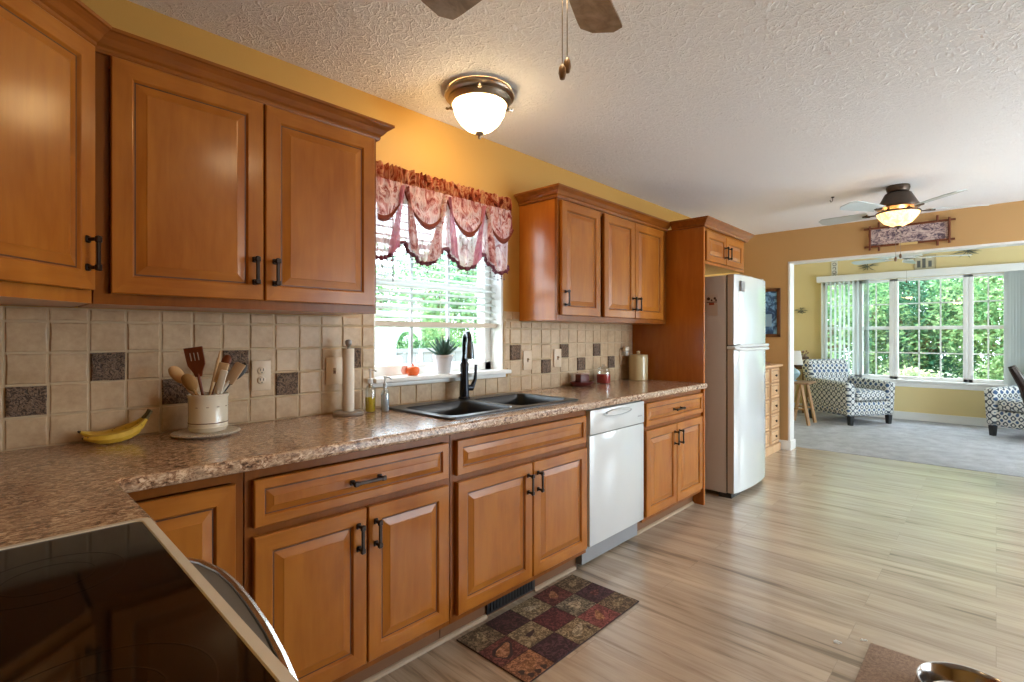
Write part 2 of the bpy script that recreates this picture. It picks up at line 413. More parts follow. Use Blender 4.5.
MB().box(1.405,2.18,2.326,2.329,1.115,1.99).build('window_pane', 'glass', kw, o)
struct(MB().rbox(1.318,2.25,2.125,2.235,1.043,1.066,.006).rbox(1.325,2.245,2.17,WY,1.02,1.043,.003), 'trim_sill_kitchen', 'white_paint')

# ------------------------------------------------------------------ outdoors
def grass_mat():
    m = mat('lawn', (.12,.18,.08), .9); t = NT(m); t.col(t.ramp(t.noise(t.co(), 3, 5, .7), [(.35,(.08,.12,.06)),(.65,(.17,.21,.12))])); return m
g = MB().box(-6,40,2.5,40,-.4,-.3).box(9.95,40,-20,2.5,-.4,-.3); g = struct(g, 'ground_lawn', grass_mat())
LEAF = [leaf('leaf_fresh', (.05,.17,.07), (.30,.46,.22)), leaf('leaf_teal', (.02,.11,.07), (.13,.28,.17)), leaf('leaf_pale', (.30,.42,.22), (.68,.74,.48)), leaf('leaf_deep', (.012,.06,.04), (.05,.15,.09))]
BARK = mat('bark', (.12,.08,.05), .9)
def foliage(rx, ry, rz, n, s, cz, rnd, lumps=7):
    b = MB(); cs = [(Vector((rnd.uniform(-1,1)*rx*.6, rnd.uniform(-1,1)*ry*.6, cz+rnd.uniform(-1,1)*rz*.6)), rnd.uniform(.40,.6)) for _ in range(lumps)] + [(Vector((0,0,cz)), .8)]
    vs = []; fs = []
    for i in range(n):
        c, k = rnd.choice(cs)
        d = Vector((rnd.gauss(0,1), rnd.gauss(0,1), rnd.gauss(0,1))).normalized() * rnd.uniform(.7,1.05)
        p = c + Vector((d.x*rx*k, d.y*ry*k, d.z*rz*k))
        u = Vector((rnd.gauss(0,1), rnd.gauss(0,1), rnd.gauss(0,.7))).normalized(); w2 = u.cross(Vector((rnd.gauss(0,1), rnd.gauss(0,1), rnd.gauss(0,1)))).normalized()
        L = s*rnd.uniform(.6,1.3); W = L*.38; j = len(vs)
        vs += [p-u*L*.5, p+w2*W*.5, p+u*L*.5, p-w2*W*.5]; fs.append((j,j+1,j+2,j+3))
    b.add(vs, fs); return b
def fast_mesh(b, name, m, parent):
    me = bpy.data.meshes.new(name); me.from_pydata([tuple(v) for v in b.v], [], b.f); me.materials.append(m)
    ob = bpy.data.objects.new(name, me); COL.objects.link(ob); ob.parent = parent; return ob
def tree(label, x, y, r, h, cz, lf, n, s=.1, sd_=1, cat='tree', group=None):
    rnd = random.Random(sd_); t = thing('leafy_tree' if cat == 'tree' else 'garden_shrub', label, cat, (x,y,-.3), rnd.uniform(0,3), group)
    fast_mesh(foliage(r, r, h/2, n, s, cz+.3, rnd), 'foliage', lf, t)
    tb = MB(); tr = .09*r
    tb.tube([(0,0,0), (.05*r,0,cz*.5), (0,.05*r,cz+.2)], [tr, tr*.8, tr*.5], 8)
    for k in range(5):
        a = k*1.3; tb.tube([(0,.02,cz*.55+.08*k), (math.cos(a)*r*.35, math.sin(a)*r*.35, cz*.8+.1*k), (math.cos(a)*r*.6, math.sin(a)*r*.6, cz+.2+.1*k)], [tr*.5, tr*.3, tr*.12], 6)
    tb.build('trunk', BARK, t)
    return t
G1 = 'trees beyond the living room window'
tree('fresh green tree filling the left panes of the living room window', 13.2, 2.6, 1.6, 3.8, 1.7, LEAF[0], 17000, .10, 1, group=G1)
tree('blue green leafy tree behind the middle pane of the living room window', 14.6, 1.2, 1.9, 4.2, 1.8, LEAF[1], 19000, .10, 2, group=G1)
tree('sunlit tree with light leaves behind the right mullion of the living room window', 13.6, -.2, 1.5, 4.0, 1.9, LEAF[0], 17000, .10, 3, group=G1)
tree('deep green tree standing behind all the others outside the living room', 17.5, 2.6, 3.2, 7.0, 3.2, LEAF[3], 14000, .22, 4, group=G1)
tree('tall shady tree at the right end of the living room view', 16.8, -1.8, 2.8, 7.0, 3.2, LEAF[3], 12000, .22, 5, group=G1)
tree('yellow green flowering shrub low in the middle of the living room window', 11.8, .95, .62, 1.0, .25, LEAF[2], 3500, .09, 6, 'shrub')
tree('green shrub low in the right pane of the living room window', 12.0, -.05, .5, 1.3, .45, LEAF[0], 3000, .09, 8, 'shrub')
tree('dark green tree far beyond the patio side of the living room', 14.8, -3.4, 2.2, 5.0, 2.2, LEAF[1], 9000, .2, 9, group=G1)
G2 = 'trees beyond the kitchen window'
tree('fresh green tree seen through the left half of the kitchen blind', 7.2, 11.3, 2.3, 4.2, 2.3, LEAF[0], 16000, .13, 11, group=G2)
tree('deep green tree seen through the middle of the kitchen blind', 9.6, 12.0, 2.3, 4.4, 2.3, LEAF[1], 16000, .13, 12, group=G2)
tree('light green tree seen through the right end of the kitchen blind', 11.2, 10.6, 2.3, 4.2, 2.2, LEAF[0], 16000, .13, 13, group=G2)
for i, (x, lab) in enumerate(((5.7,'low hedge bush above the grey fence at the left edge of the kitchen window'), (6.7,'low hedge bush above the grey fence behind the orange ornament'), (7.8,'low hedge bush above the grey fence behind the potted succulent'), (9.0,'low hedge bush above the grey fence at the right of the faucet'))):
    tree(lab, x, 9.4, 1.15, 1.5, .75, LEAF[0], 9000, .10, 20+i, 'shrub', 'hedge bushes behind the grey fence')
fn = thing('garden_fence', 'pale grey board fence outside the kitchen window', 'fence', (6.8,8.0,-.3))
b = MB()
for k in range(44): b.box(3.0+k*.2, 3.19+k*.2, 7.99, 8.01, -.2, .98)
b.box(2.9,11.8,7.97,8.03,.95,1.03); b.box(2.9,11.8,7.97,8.03,-.25,-.15)
FM = mat('fence_weathered_grey', (.17,.18,.195), .5)
b.build('fence_panel', FM, fn, fn.location)
for k in range(5): MB().rbox(2.85+k*2.2, 2.96+k*2.2, 7.94, 8.06, -.3, 1.1, .01).build('fence_post', FM, fn, fn.location)

# ------------------------------------------------------------------ cabinets
STEP = [(0,-.019,1),(0,-.003,0),(.003,0,0),(.050,0,0),(.052,-.0015,0),(.0565,-.008,0),(.0605,-.008,1),(.085,-.0015,0),(.0875,0,0)]
def door_geo(b, x0, x1, z0, z1, y, stile=.052, depthscale=1.0, T=None):
    """raised panel front facing -Y at plane y"""
    st = [(i if i < .01 else i-.052+stile, d, m) for i, d, m in STEP]
    if min(x1-x0, z1-z0)/2 - st[-1][0] < .012:
        k = (min(x1-x0, z1-z0)/2-.014)/st[-1][0]; st = [(i*k if i > .004 else i, d, m) for i, d, m in st]
    vs = []; fs = []; mis = []
    for i, d, m in st:
        for (x, z) in ((x0+i,z0+i),(x1-i,z0+i),(x1-i,z1-i),(x0+i,z1-i)): vs.append((x, y-d, z))
    for r in range(len(st)-1):
        for k in range(4):
            fs.append((r*4+k, r*4+(k+1)%4, r*4+4+(k+1)%4, r*4+4+k))
            mis.append(2 if st[r+1][2] or (r and st[r][2] and False) else (1 if k in (0,2) else 0))
    n = (len(st)-1)*4; fs.append((n,n+1,n+2,n+3)); mis.append(0)
    fs.append((3,2,1,0)); mis.append(0)
    if T: vs = [T @ Vector(v) for v in vs]
    base = len(b.v); b.v += [tuple(v) for v in vs]
    for f, m in zip(fs, mis): b.f.append(tuple(i+base for i in f)); b.mi.append(m); b.sm.append(False)
    return b
def front(name, x0, x1, z0, z1, y, parent, o, stile=.052, T=None):
    ob = door_geo(MB(), x0, x1, z0, z1, y, stile, T=T).build(name, ['maple','maple_h','glaze'], parent, o)
    return ob
def handle(x, z, y, parent, o, vert=True, L=.098, T=None, m='bronze', lab=None):
    b = MB(); h = L/2; q = .006
    def bx(x0,x1,y0,y1,z0,z1,r=.0025):
        if vert: b.rbox(x+x0,x+x1,y0,y1,z+z0,z+z1,r,1,M4=T)
        else: b.rbox(x+z0,x+z1,y0,y1,z+x0,z+x1,r,1,M4=T)
    bx(-q,q,y-.034,y-.026,-h,h)
    for s in (-1,1):
        e = s*(h-.010); bx(-.005,.005,y-.030,y+.001,e-.005,e+.005); bx(-.009,.009,y-.005,y+.001,e-.010,e+.010); bx(-.0085,.0085,y-.036,y-.024,e-.009,e+.009)
    ob = b.build('handle', m, parent, o)
    if lab: ob['label'] = lab
    return ob
FY = 1.59
def base_cab(name, label, x0, x1, kick=True, cat='cabinet'):
    t = thing(name, label, cat, ((x0+x1)/2, 1.88, 0)); o = t.location
    b = MB(); e = .001
    # hollow box: sides, bottom, back; face frame
    b.box(x0+e,x0+.018,1.63,2.19,.10,.876); b.box(x1-.018,x1-e,1.63,2.19,.10,.876); b.box(x0+e,x1-e,1.63,2.19,.10,.118); b.box(x0+e,x1-e,2.175,2.19,.10,.876)
    b.build('carcass', 'maple_frame', t, o)
    b = MB()
    b.box(x0+e,x0+.035,1.611,1.63,.10,.876); b.box(x1-.035,x1-e,1.611,1.63,.10,.876); b.box(x0+.035,x1-.035,1.611,1.63,.845,.876); b.box(x0+.035,x1-.035,1.611,1.63,.655,.715); b.box(x0+.035,x1-.035,1.611,1.63,.10,.14)
    b.build('face_frame', 'maple_frame', t, o)
    MB().box(x0+e,x1-e,1.675,1.69,0,.10).build('toe_kick', 'toe', t, o)
    return t, o
t, o = base_cab('corner_base_cabinet', 'maple corner base cabinet left of the wide drawer, beside the range', -.39, .555)
b = MB().box(.02,.24,1.611,1.63,.10,.876); b.build('filler', 'maple_frame', t, o)
d = front('door', .262, .528, .13, .842, FY+.0, t, o)
t, o = base_cab('base_cabinet', 'maple base cabinet with a handled wide drawer over two doors', .557, 1.338)
d = front('drawer', .578, 1.317, .70, .842, FY, t, o, .040); handle(.947, .771, FY, d, o, False, .125)
d = front('door', .578, .950, .13, .672, FY, t, o); handle(.918, .578, FY, d, o)
d = front('door', .957, 1.318, .13, .672, FY, t, o); handle(.985, .578, FY, d, o)
t, o = base_cab('sink_base_cabinet', 'maple sink cabinet with a long plain false drawer front, under the black sink', 1.340, 2.288)
front('false_drawer', 1.362, 2.266, .70, .843, FY, t, o, .040)
d = front('door', 1.366, 1.827, .13, .672, FY, t, o); handle(1.795, .578, FY, d, o)
d = front('door', 1.834, 2.272, .13, .672, FY, t, o); handle(1.865, .578, FY, d, o)
b = MB(); b.rbox(1.60,1.93,1.664,1.676,.012,.088,.003)
for k in range(15): b.box(1.62+k*.02,1.63+k*.02,1.660,1.664,.022,.078)
b.build('vent_grille', 'black', t, o, label='black floor-level vent grille')
t, o = base_cab('base_cabinet', 'maple base cabinet with one drawer and two doors between dishwasher and refrigerator', 2.890, 3.775)
d = front('drawer', 2.912, 3.757, .70, .845, FY, t, o, .040); handle(3.335, .772, FY, d, o, False, .125)
d = front('door', 2.914, 3.330, .13, .672, FY, t, o); handle(3.298, .578, FY, d, o)
d = front('door', 3.337, 3.755, .13, .672, FY, t, o); handle(3.369, .578, FY, d, o)
# shoe moulding along the toe kicks
b = MB()
for a, c in ((.3,1.60),(1.93,2.27),(2.90,3.77)): b.sweep([(a,1.675),(c,1.675)], [(0,0),(.014,0),(.012,.008),(.006,.014),(0,.016)])
struct(b, 'trim_shoe_moulding', mat('shoe_moulding_cream', (.36,.25,.16), .4))

# uppers
UY = 1.87; UB = 1.362; UT = 2.105
def upper_box(t, o, x0, x1, yf=1.891, zb=UB, zt=UT, yb=2.195):
    MB().box(x0,x1,yf+.019,yb,zb+.001,zt).build('carcass', 'carcass', t, o)
    b = MB(); b.box(x0,x0+.035,yf,yf+.019,zb,zt); b.box(x1-.035,x1,yf,yf+.019,zb,zt); b.box(x0+.035,x1-.035,yf,yf+.019,zb,zb+.035); b.box(x0+.035,x1-.035,yf,yf+.019,zt-.05,zt); b.box((x0+x1)/2-.02,(x0+x1)/2+.02,yf,yf+.019,zb+.035,zt-.05)
    b.build('face_frame', 'maple_frame', t, o)
CR = [(.0,2.088),(.010,2.088),(.014,2.096),(.014,2.104),(.022,2.110),(.034,2.126),(.046,2.136),(.050,2.140),(.056,2.142),(.056,2.152),(-.02,2.152)]
t = thing('upper_cabinet', 'two door maple wall cabinet between the angled corner cabinet and the window', 'cabinet', (.70,2.03,UB)); o = t.location
upper_box(t, o, .246, 1.172)
d = front('door', .284, .711, 1.394, 2.086, UY, t, o); handle(.681, 1.495, UY, d, o)
d = front('door', .718, 1.154, 1.394, 2.086, UY, t, o); handle(.749, 1.495, UY, d, o)
MB().sweep([(.242,1.891),(1.172,1.891),(1.172,2.19)], CR).build('crown_moulding', 'crown', t, o)
t = thing('upper_cabinet', 'three door maple wall cabinet between the window and the tall side panel', 'cabinet', (3.08,2.03,UB)); o = t.location
upper_box(t, o, 2.392, 3.774)
d = front('door', 2.414, 2.822, 1.394, 2.076, UY, t, o); handle(2.445, 1.495, UY, d, o)
d = front('door', 2.868, 3.258, 1.394, 2.076, UY, t, o); handle(3.228, 1.495, UY, d, o)
d = front('door', 3.264, 3.690, 1.394, 2.076, UY, t, o); handle(3.295, 1.495, UY, d, o)
MB().sweep([(2.392,2.19),(2.392,1.891),(3.774,1.891)], CR).build('crown_moulding', 'crown', t, o)
# tall panel + cabinet above the fridge
t = thing('tall_panel', 'tall maple side panel standing between the counter and the refrigerator', 'panel', (3.788,1.9,0)); o = t.location
MB().rbox(3.778,3.800,1.592,2.195,0,2.087,.002,1).build('side_panel', 'carcass', t, o)
t = thing('over_fridge_cabinet', 'short maple cabinet with two doors above the refrigerator', 'cabinet', (4.23,1.9,1.82)); o = t.location
MB().box(3.802,4.67,1.63,2.195,1.832,UT).build('carcass', 'carcass', t, o)
b = MB(); b.box(3.802,3.84,1.611,1.63,1.82,UT); b.box(4.62,4.67,1.611,1.63,1.82,UT); b.box(3.84,4.62,1.611,1.63,1.82,1.85); b.box(3.84,4.62,1.611,1.63,2.05,UT)
b.build('face_frame', 'maple', t, o)
d = front('door', 3.832, 4.215, 1.842, 2.066, FY, t, o, .046); handle(4.182, 1.935, FY, d, o)
d = front('door', 4.222, 4.600, 1.842, 2.066, FY, t, o, .046); handle(4.255, 1.935, FY, d, o)
MB().sweep([(3.777,1.84),(3.777,1.592),(4.67,1.592),(4.67,2.19)], CR).build('crown_moulding', 'crown', t, o)
# diagonal corner wall cabinet: local frame, front faces local -Y, then turned
t = thing('corner_upper_cabinet', 'angled corner maple wall cabinet at the far left with one door', 'cabinet', (.240,1.870,UB), PI/4)
# local x=0 is the right edge of the face, runs to x=-.46
W = .44
b = MB(); R_ = Matrix.Rotation(-PI/4, 4, 'Z')
pts = []
for (X, Y) in ((.240-.006,1.872+.03),(.240-.006,2.194),(-.395,2.194),(-.395,1.56),(-.10,1.56)):
    v = R_ @ Vector((X-.240, Y-1.870, 0)); pts.append((v.x, v.y))
b.prism([(-.014,.022)]+pts[:4]+[(-W+.01,.022)], .001, UT-UB).build('carcass', 'carcass', t)
b = MB(); b.box(-W,-W+.03,.0,.02,0,UT-UB); b.box(-.03,-.001,.0,.02,0,UT-UB); b.box(-W+.03,-.03,0,.02,0,.035); b.box(-W+.03,-.03,0,.02,UT-UB-.05,UT-UB)
b.build('face_frame', 'maple', t)
d = front('door', -W+.012, -.012, 1.398-UB, 2.086-UB, -.021, t, (0,0,0)); handle(-.042, 1.498-UB, -.021, d, (0,0,0))
MB().sweep([(-W,.0),(-.0,.0)], [(a, z-UB) for a, z in CR]).build('crown_moulding', 'crown', t)

# ------------------------------------------------------------------ countertop
SX0, SX1, SY0, SY1 = 1.385, 2.265, 1.655, 2.125
t = thing('countertop', 'speckled brown granite look countertop running from the corner to the tall panel', 'countertop', (1.7,1.9,.878)); o = t.location
b = MB(); z0, z1 = .879, .918
b.prism([(-.395,1.203),(.236,1.174),(.236,1.60),(-.395,1.60)], z0, z1)
for r in ((-.395,SX0+.01,1.60,2.195),(.236,SX0+.01,1.575,1.60),(SX0+.01,SX1-.01,1.575,SY0+.01),(SX0+.01,SX1-.01,SY1-.01,2.195),(SX1-.01,3.772,1.575,2.195)):
    x0,x1,y0,y1 = r; b.box(x0,x1,y0,y1,z0,z1)
R0 = [(0,z0),(.006,z0),(.010,z0+.003),(.0125,.890),(.0125,.906),(.011,.912),(.007,.9165),(.002,.918),(0,.918)]
b.sweep([(.236,1.174),(.236,1.5755),(3.772,1.5755)], R0)
b.build('worktop', 'granite', t, o)
MB().box(2.30,3.77,1.5735,1.577,.8795,.886).build('edge_strip', 'steel', t, o)

# ------------------------------------------------------------------ backsplash
t = thing('tiled_backsplash', 'cream tumbled tile backsplash with brown relief accent tiles behind the counter', 'backsplash', (1.7,2.195,.918)); o = t.location
b = MB(); b.box(-.395,1.175,2.193,2.1995,.9185,UB-.001); b.box(1.175,1.348,2.193,2.1995,.9185,1.385); b.box(1.348,2.285,2.193,2.1995,.9185,1.018); b.box(2.252,2.285,2.193,2.1995,1.068,UB-.001); b.box(2.252,2.391,2.193,2.1995,UB-.001,1.42); b.box(2.285,3.776,2.193,2.1995,.9185,UB-.001)

b.build('grout_bed', 'grout', t, o)
rnd = random.Random(3)
def tile(b, x0, x1, z0, z1, y=2.193, j=.0018, th=.0038, g=.0026):
    """slightly irregular tile with softened edges"""
    pr = []
    for (x, z, sx, sz) in ((x0,z0,1,1),(x1,z0,-1,1),(x1,z1,-1,-1),(x0,z1,1,-1)): pr.append((x+sx*(g+rnd.uniform(0,j)), z+sz*(g+rnd.uniform(0,j)), sx, sz))
    n = 3; out = []
    for k in range(4):
        a = pr[k]; c = pr[(k+1)%4]
        for i in range(n):
            f_ = i/n; x = a[0]+(c[0]-a[0])*f_; z = a[1]+(c[1]-a[1])*f_
            if i: x += rnd.uniform(-1,1)*j*.6; z += rnd.uniform(-1,1)*j*.6
            out.append((x,z))
    cx = (x0+x1)/2; cz = (z0+z1)/2; dy = rnd.uniform(-.0008,.0008); N = len(out); vs = []
    for inset, d in ((0,0),(.0012,th*.7),(.0045,th+dy)):
        for x, z in out:
            l = math.hypot(x-cx, z-cz); vs.append((x+(cx-x)/l*inset, y-d, z+(cz-z)/l*inset))
    fs = []
    for r in range(2):
        for k in range(N): fs.append((r*N+k, r*N+(k+1)%N, (r+1)*N+(k+1)%N, (r+1)*N+k))
    fs.append(tuple(range(2*N,3*N))); b.add(vs, fs)
    for q in range(len(fs)-1): b.sm[-2-q] = True
b = MB(); acc = []
RW = [.919,1.0165,1.116,1.216,1.316,1.3605]
ACL = {(0,1),(2,2),(4,1),(6,2),(8,1),(11,2)}
plates = [(.783,.858),(1.098,1.178)]
nx = [.073+.1006*k for k in range(-5, 13)]
for i in range(len(nx)-1):
    for j in range(5):
        k = i-5; z1_ = RW[j+1]
        if k >= 11.1 and j == 4: z1_ = 1.385
        if (k, j) in ACL: acc.append((nx[i],nx[i+1],RW[j],z1_)); continue
        tile(b, nx[i], nx[i+1], RW[j], z1_)
for j in range(5): tile(b, 1.2805, 1.348, RW[j], RW[j+1] if j < 4 else 1.385)
xs = [1.348,1.40,1.495,1.59,1.69,1.79,1.89,1.99,2.09,2.19,2.285]
for i in range(len(xs)-1): tile(b, xs[i], xs[i+1], .919, 1.019)
RR = [.919,1.017,1.116,1.216,1.316,1.3605]
rx = [2.30+.1*k for k in range(0,15)]; rx[-1] = 3.70; rx.append(3.776)
ACR = {(0,2),(3,1),(5,2),(7,1),(9,2),(11,1)}
for j in range(1,5):
    pass
for i in range(len(rx)-1):
    for j in range(5):
        z1_ = RR[j+1]
        if j == 4 and rx[i] < 2.35: z1_ = 1.3605
        if (i, j) in ACR: acc.append((rx[i],rx[i+1],RR[j],z1_)); continue
        tile(b, rx[i], rx[i+1], RR[j], z1_)
for j in range(1,5): tile(b, 2.254, 2.30, max(RR[j],1.07), RR[j+1] if j<4 else 1.366)
tile(b, 2.254, 2.322, 1.368, 1.418); tile(b, 2.322, 2.390, 1.368, 1.418)
b.build('field_tiles', 'tile', t, o)
for (x0,x1,z0,z1) in acc:
    b = MB(); tile(b, x0, x1, z0, z1, th=.008); cx=(x0+x1)/2; cz=(z0+z1)/2
    # raised relief: ring of petals
    for k in range(4):
        a = PI/4+k*PI/2; b.rbox(-.010,.010,-.0015,.0015,-.004,.004,.0014,1, M4=Matrix.Translation((cx+math.cos(a)*.018,2.1845,cz+math.sin(a)*.018)) @ Matrix.Rotation(-a,4,'Y'))
    for s_ in (-1,1):
        b.box(cx-.038,cx+.038,2.1835,2.186,cz+s_*.037-.003,cz+s_*.037+.003); b.box(cx+s_*.037-.003,cx+s_*.037+.003,2.1835,2.186,cz-.038,cz+.038)
    b.build('accent_tile', 'accent', t, o, label='brown relief accent tile')
def plate(label, x0, x1, z0, z1, kind):
    t = thing('outlet' if kind != 'switch' else 'light_switch', label, 'outlet' if kind != 'switch' else 'switch', ((x0+x1)/2,2.187,z0)); o = t.location
    MB().rbox(x0,x1,2.181,2.1872,z0,z1,.0025,2).build('cover_plate', 'bisque', t, o)
    cx=(x0+x1)/2; cz=(z0+z1)/2
    if kind == 'duplex':
        for s_ in (-1,1):
            q = MB().lathe([(.0165,0),(.0165,.003),(.015,.004),(0,.004)], n=16, M4=Matrix.Translation((cx,2.181,cz+s_*.020)) @ Matrix.Rotation(PI/2,4,'X')).build('socket', 'bisque', t, o)
            MB().box(cx-.0075,cx-.0045,2.1762,2.1768,cz+s_*.020-.002,cz+s_*.020+.008).box(cx+.0045,cx+.0075,2.1762,2.1768,cz+s_*.020-.002,cz+s_*.020+.008).box(cx-.002,cx+.002,2.1762,2.1768,cz+s_*.020-.011,cz+s_*.020-.006).build('slots', 'black', q, o)
    else:
        MB().box(cx-.006,cx+.006,2.180,2.182,cz-.013,cz+.013).build('toggle_slot', 'toe', t, o)
        MB().rbox(cx-.004,cx+.004,2.166,2.182,cz+.001,cz+.010,.001,1).build('toggle', 'bisque', t, o)
    return t, o
plate('bisque duplex outlet on the backsplash, right of the utensil crock', .783,.858,1.047,1.170,'duplex')
plate('bisque switch plate on the backsplash beside the paper towel holder', 1.098,1.178,1.050,1.172,'switch')
plate('bisque switch plate on the backsplash just right of the window sill', 2.418,2.498,1.052,1.175,'switch')
plate('blank looking bisque switch plate between two accent tiles under the three door cabinet', 2.728,2.808,1.055,1.180,'switch')
t, o = plate('bisque outlet with a white plug-in night light near the cream canister', 3.570,3.650,1.040,1.165,'duplex')
n = thing('night_light', 'white plug-in night light in the outlet above the red jar', 'night light', (3.61,2.176,1.11)); o = n.location
MB().rbox(3.588,3.632,2.140,2.176,1.108,1.145,.006,2).build('body', 'white_gloss', n, o)
MB().rbox(3.580,3.640,2.135,2.170,1.146,1.185,.012,3).build('shade', 'ceramic_white', n, o)

# ------------------------------------------------------------------ dishwasher
t = thing('dishwasher', 'white built-in dishwasher under the counter right of the sink cabinet', 'dishwasher', (2.587,1.88,0)); o = t.location
MB().box(2.292,2.884,1.64,2.17,.02,.872).build('tub_body', 'grey_plastic', t, o)
MB().rbox(2.297,2.880,1.592,1.64,.128,.728,.005,2).build('door', 'white_gloss', t, o)
b = MB(); b.rbox(2.297,2.880,1.588,1.64,.732,.866,.006,2)
cp = b.build('control_panel', 'white_gloss', t, o)
b = MB(); b.lathe([(0,0),(.9,0),(1,.004),(1,.006)], n=32, sx=.15, sy=.018, M4=Matrix.Translation((2.57,1.589,.832)) @ Matrix.Rotation(PI/2,4,'X')).build('handle_pocket', mat('pocket_grey', (.30,.32,.34), .3), cp, o)
b = MB(); b.tube([(2.45,1.582,.838),(2.52,1.574,.848),(2.60,1.574,.848),(2.69,1.582,.838)], .006, 8).build('latch_lip', 'white_gloss', cp, o)
MB().box(2.80,2.85,1.5872,1.5882,.775,.783).build('badge', 'grey_plastic', cp, o)
MB().rbox(2.297,2.880,1.655,1.675,.012,.120,.003,1).build('kick_plate', 'white_paint', t, o)

# ------------------------------------------------------------------ sink + faucet
t = thing('kitchen_sink', 'black double bowl composite drop-in sink set in the countertop', 'sink', (1.825,1.89,.918)); o = t.location
def rrect(x0,x1,y0,y1,r,n=5):
    P = []
    for (cx,cy,a0) in ((x1-r,y1-r,0),(x0+r,y1-r,PI/2),(x0+r,y0+r,PI),(x1-r,y0+r,1.5*PI)):
        for k in range(n+1): a = a0+k*PI/2/n; P.append((cx+r*math.cos(a), cy+r*math.sin(a)))
    return P
def loft(b, rings, cap=True, mi=0):
    n = len(rings[0]); vs = [p for r in rings for p in r]; fs = []
    for i in range(len(rings)-1):
        for k in range(n): fs.append((i*n+k, i*n+(k+1)%n, (i+1)*n+(k+1)%n, (i+1)*n+k))
    if cap: fs.append(tuple(range((len(rings)-1)*n, len(rings)*n)))
    b.add(vs, fs, mi, True)
b = MB(); x0,x1,y0,y1 = SX0-.015,SX1+.015,SY0-.015,SY1+.015
out = lambda i, z, r=.03: [(x,y,z) for x,y in rrect(x0+i,x1-i,y0+i,y1-i,r)]
loft(b, [out(0,.9185), out(0,.923), out(.004,.928), out(.012,.929)], False)
xm = 1.825; zt = .929
def hole(bx0,bx1,by0,by1):
    rg = lambda i, z, r: [(x,y,z) for x,y in rrect(bx0+i,bx1-i,by0+i,by1-i,r)]
    loft(b, [rg(0,zt,.045), rg(.004,zt-.004,.045), rg(.008,.88,.05), rg(.016,.76,.05), rg(.05,.735,.04)], True)
bowls = [(SX0+.025,xm-.018,SY0+.025,SY1-.075),(xm+.018,SX1-.025,SY0+.025,SY1-.075)]
for q in bowls: hole(*q)
# deck around bowls
bx = bowls
X0,X1,Y0,Y1 = x0+.012,x1-.012,y0+.012,y1-.012
def flat(xa,xb,ya,yb): b.add([(xa,ya,zt),(xb,ya,zt),(xb,yb,zt),(xa,yb,zt)], [(0,1,2,3)])
flat(X0,X1,Y0,bx[0][2]); flat(X0,X1,bx[0][3],Y1); flat(X0,bx[0][0],bx[0][2],bx[0][3]); flat(bx[0][1],bx[1][0],bx[0][2],bx[0][3]); flat(bx[1][1],X1,bx[0][2],bx[0][3])
for (u0,u1,v0,v1) in bowls:   # corner fillets of the deck
    r = .045
    for (cx,cy,sx,sy) in ((u0,v0,1,1),(u1,v0,-1,1),(u1,v1,-1,-1),(u0,v1,1,-1)):
        arc = [(cx+sx*(r-r*math.cos(a)), cy+sy*(r-r*math.sin(a)), zt) for a in [k*PI/10 for k in range(6)]]
        b.add([(cx,cy,zt)]+arc, [tuple(range(7))])
b.build('basin', 'composite', t, o)
for (u0,u1,v0,v1) in bowls:
    MB().lathe([(.045,.7355),(.045,.739),(.038,.740),(.034,.737),(0,.7365)], (u0+u1)/2, (v0+v1)/2, 0, 20).build('drain', 'steel', t, o)
t = thing('kitchen_faucet', 'dark pull-down faucet with a side lever behind the black sink', 'faucet', (1.855,2.108,.929)); o = t.location; fx, fy = 1.855, 2.108
b = MB(); b.lathe([(.032,.9295),(.032,.934),(.026,.940),(.023,1.02),(.022,1.10),(.024,1.115),(.019,1.125),(.018,1.14),(.015,1.15),(.013,1.17)], fx, fy, 0, 20)
b.build('body', 'faucet', t, o)
dx, dy = -.45, -.89
arc = [(fx,fy,1.12),(fx,fy,1.235)]
for k in range(1,10): a = PI*k/9; arc.append((fx+dx*.055*(1-math.cos(a)), fy+dy*.055*(1-math.cos(a)), 1.235+.05*math.sin(a)))
b = MB(); b.tube(arc, .013, 12); b.build('spout', 'faucet', t, o)
ex, ey = arc[-1][0], arc[-1][1]
MB().lathe([(.015,1.240),(.019,1.225),(.025,1.160),(.025,1.150),(.0,1.148)][::-1], ex, ey, 0, 16).build('spray_head', mat('faucet_grey', (.10,.11,.12), .25, .8), t, o)
b = MB(); b.tube([(fx,fy,.985),(fx+.050,fy-.010,.985)], [.018,.017], 12); b.tube([(fx+.046,fy-.010,.985),(fx+.068,fy-.012,1.03),(fx+.074,fy-.012,1.11)], [.014,.010,.008], 10); b.build('lever', 'faucet', t, o)

# ------------------------------------------------------------------ range
RX = .238; RY0, RY1 = .405, 1.168
t = thing('electric_range', 'white range with a black glass cooktop in the near left corner', 'range', (.238,1.166,0), math.radians(-.9)); o = (.238,1.168,0)
MB().box(-.36,RX-.03,RY0+.004,RY1-.004,0.0,.895).build('body', 'white_gloss', t, o)
b = MB()
ring = lambda i, z, r: [(x,y,z) for x,y in rrect(-.365+i,RX-i,RY0+i,RY1-i,r)]
loft(b, [ring(.004,.897,.02), ring(0,.903,.022), ring(0,.922,.022), ring(.005,.930,.020), ring(.018,.931,.014), ring(.020,.928,.012)], False)
b.build('cooktop_frame', mat('bisque_white_enamel', (.70,.66,.58), .2, Coat_Weight=.5, Coat_Roughness=.05), t, o)
b = MB(); loft(b, [ring(.0195,.9,.012), ring(.0195,.929,.012)], True); cg = b.build('glass_top', 'glass_black', t, o)
ringm = mat('burner_print', (.009,.008,.008), .07)
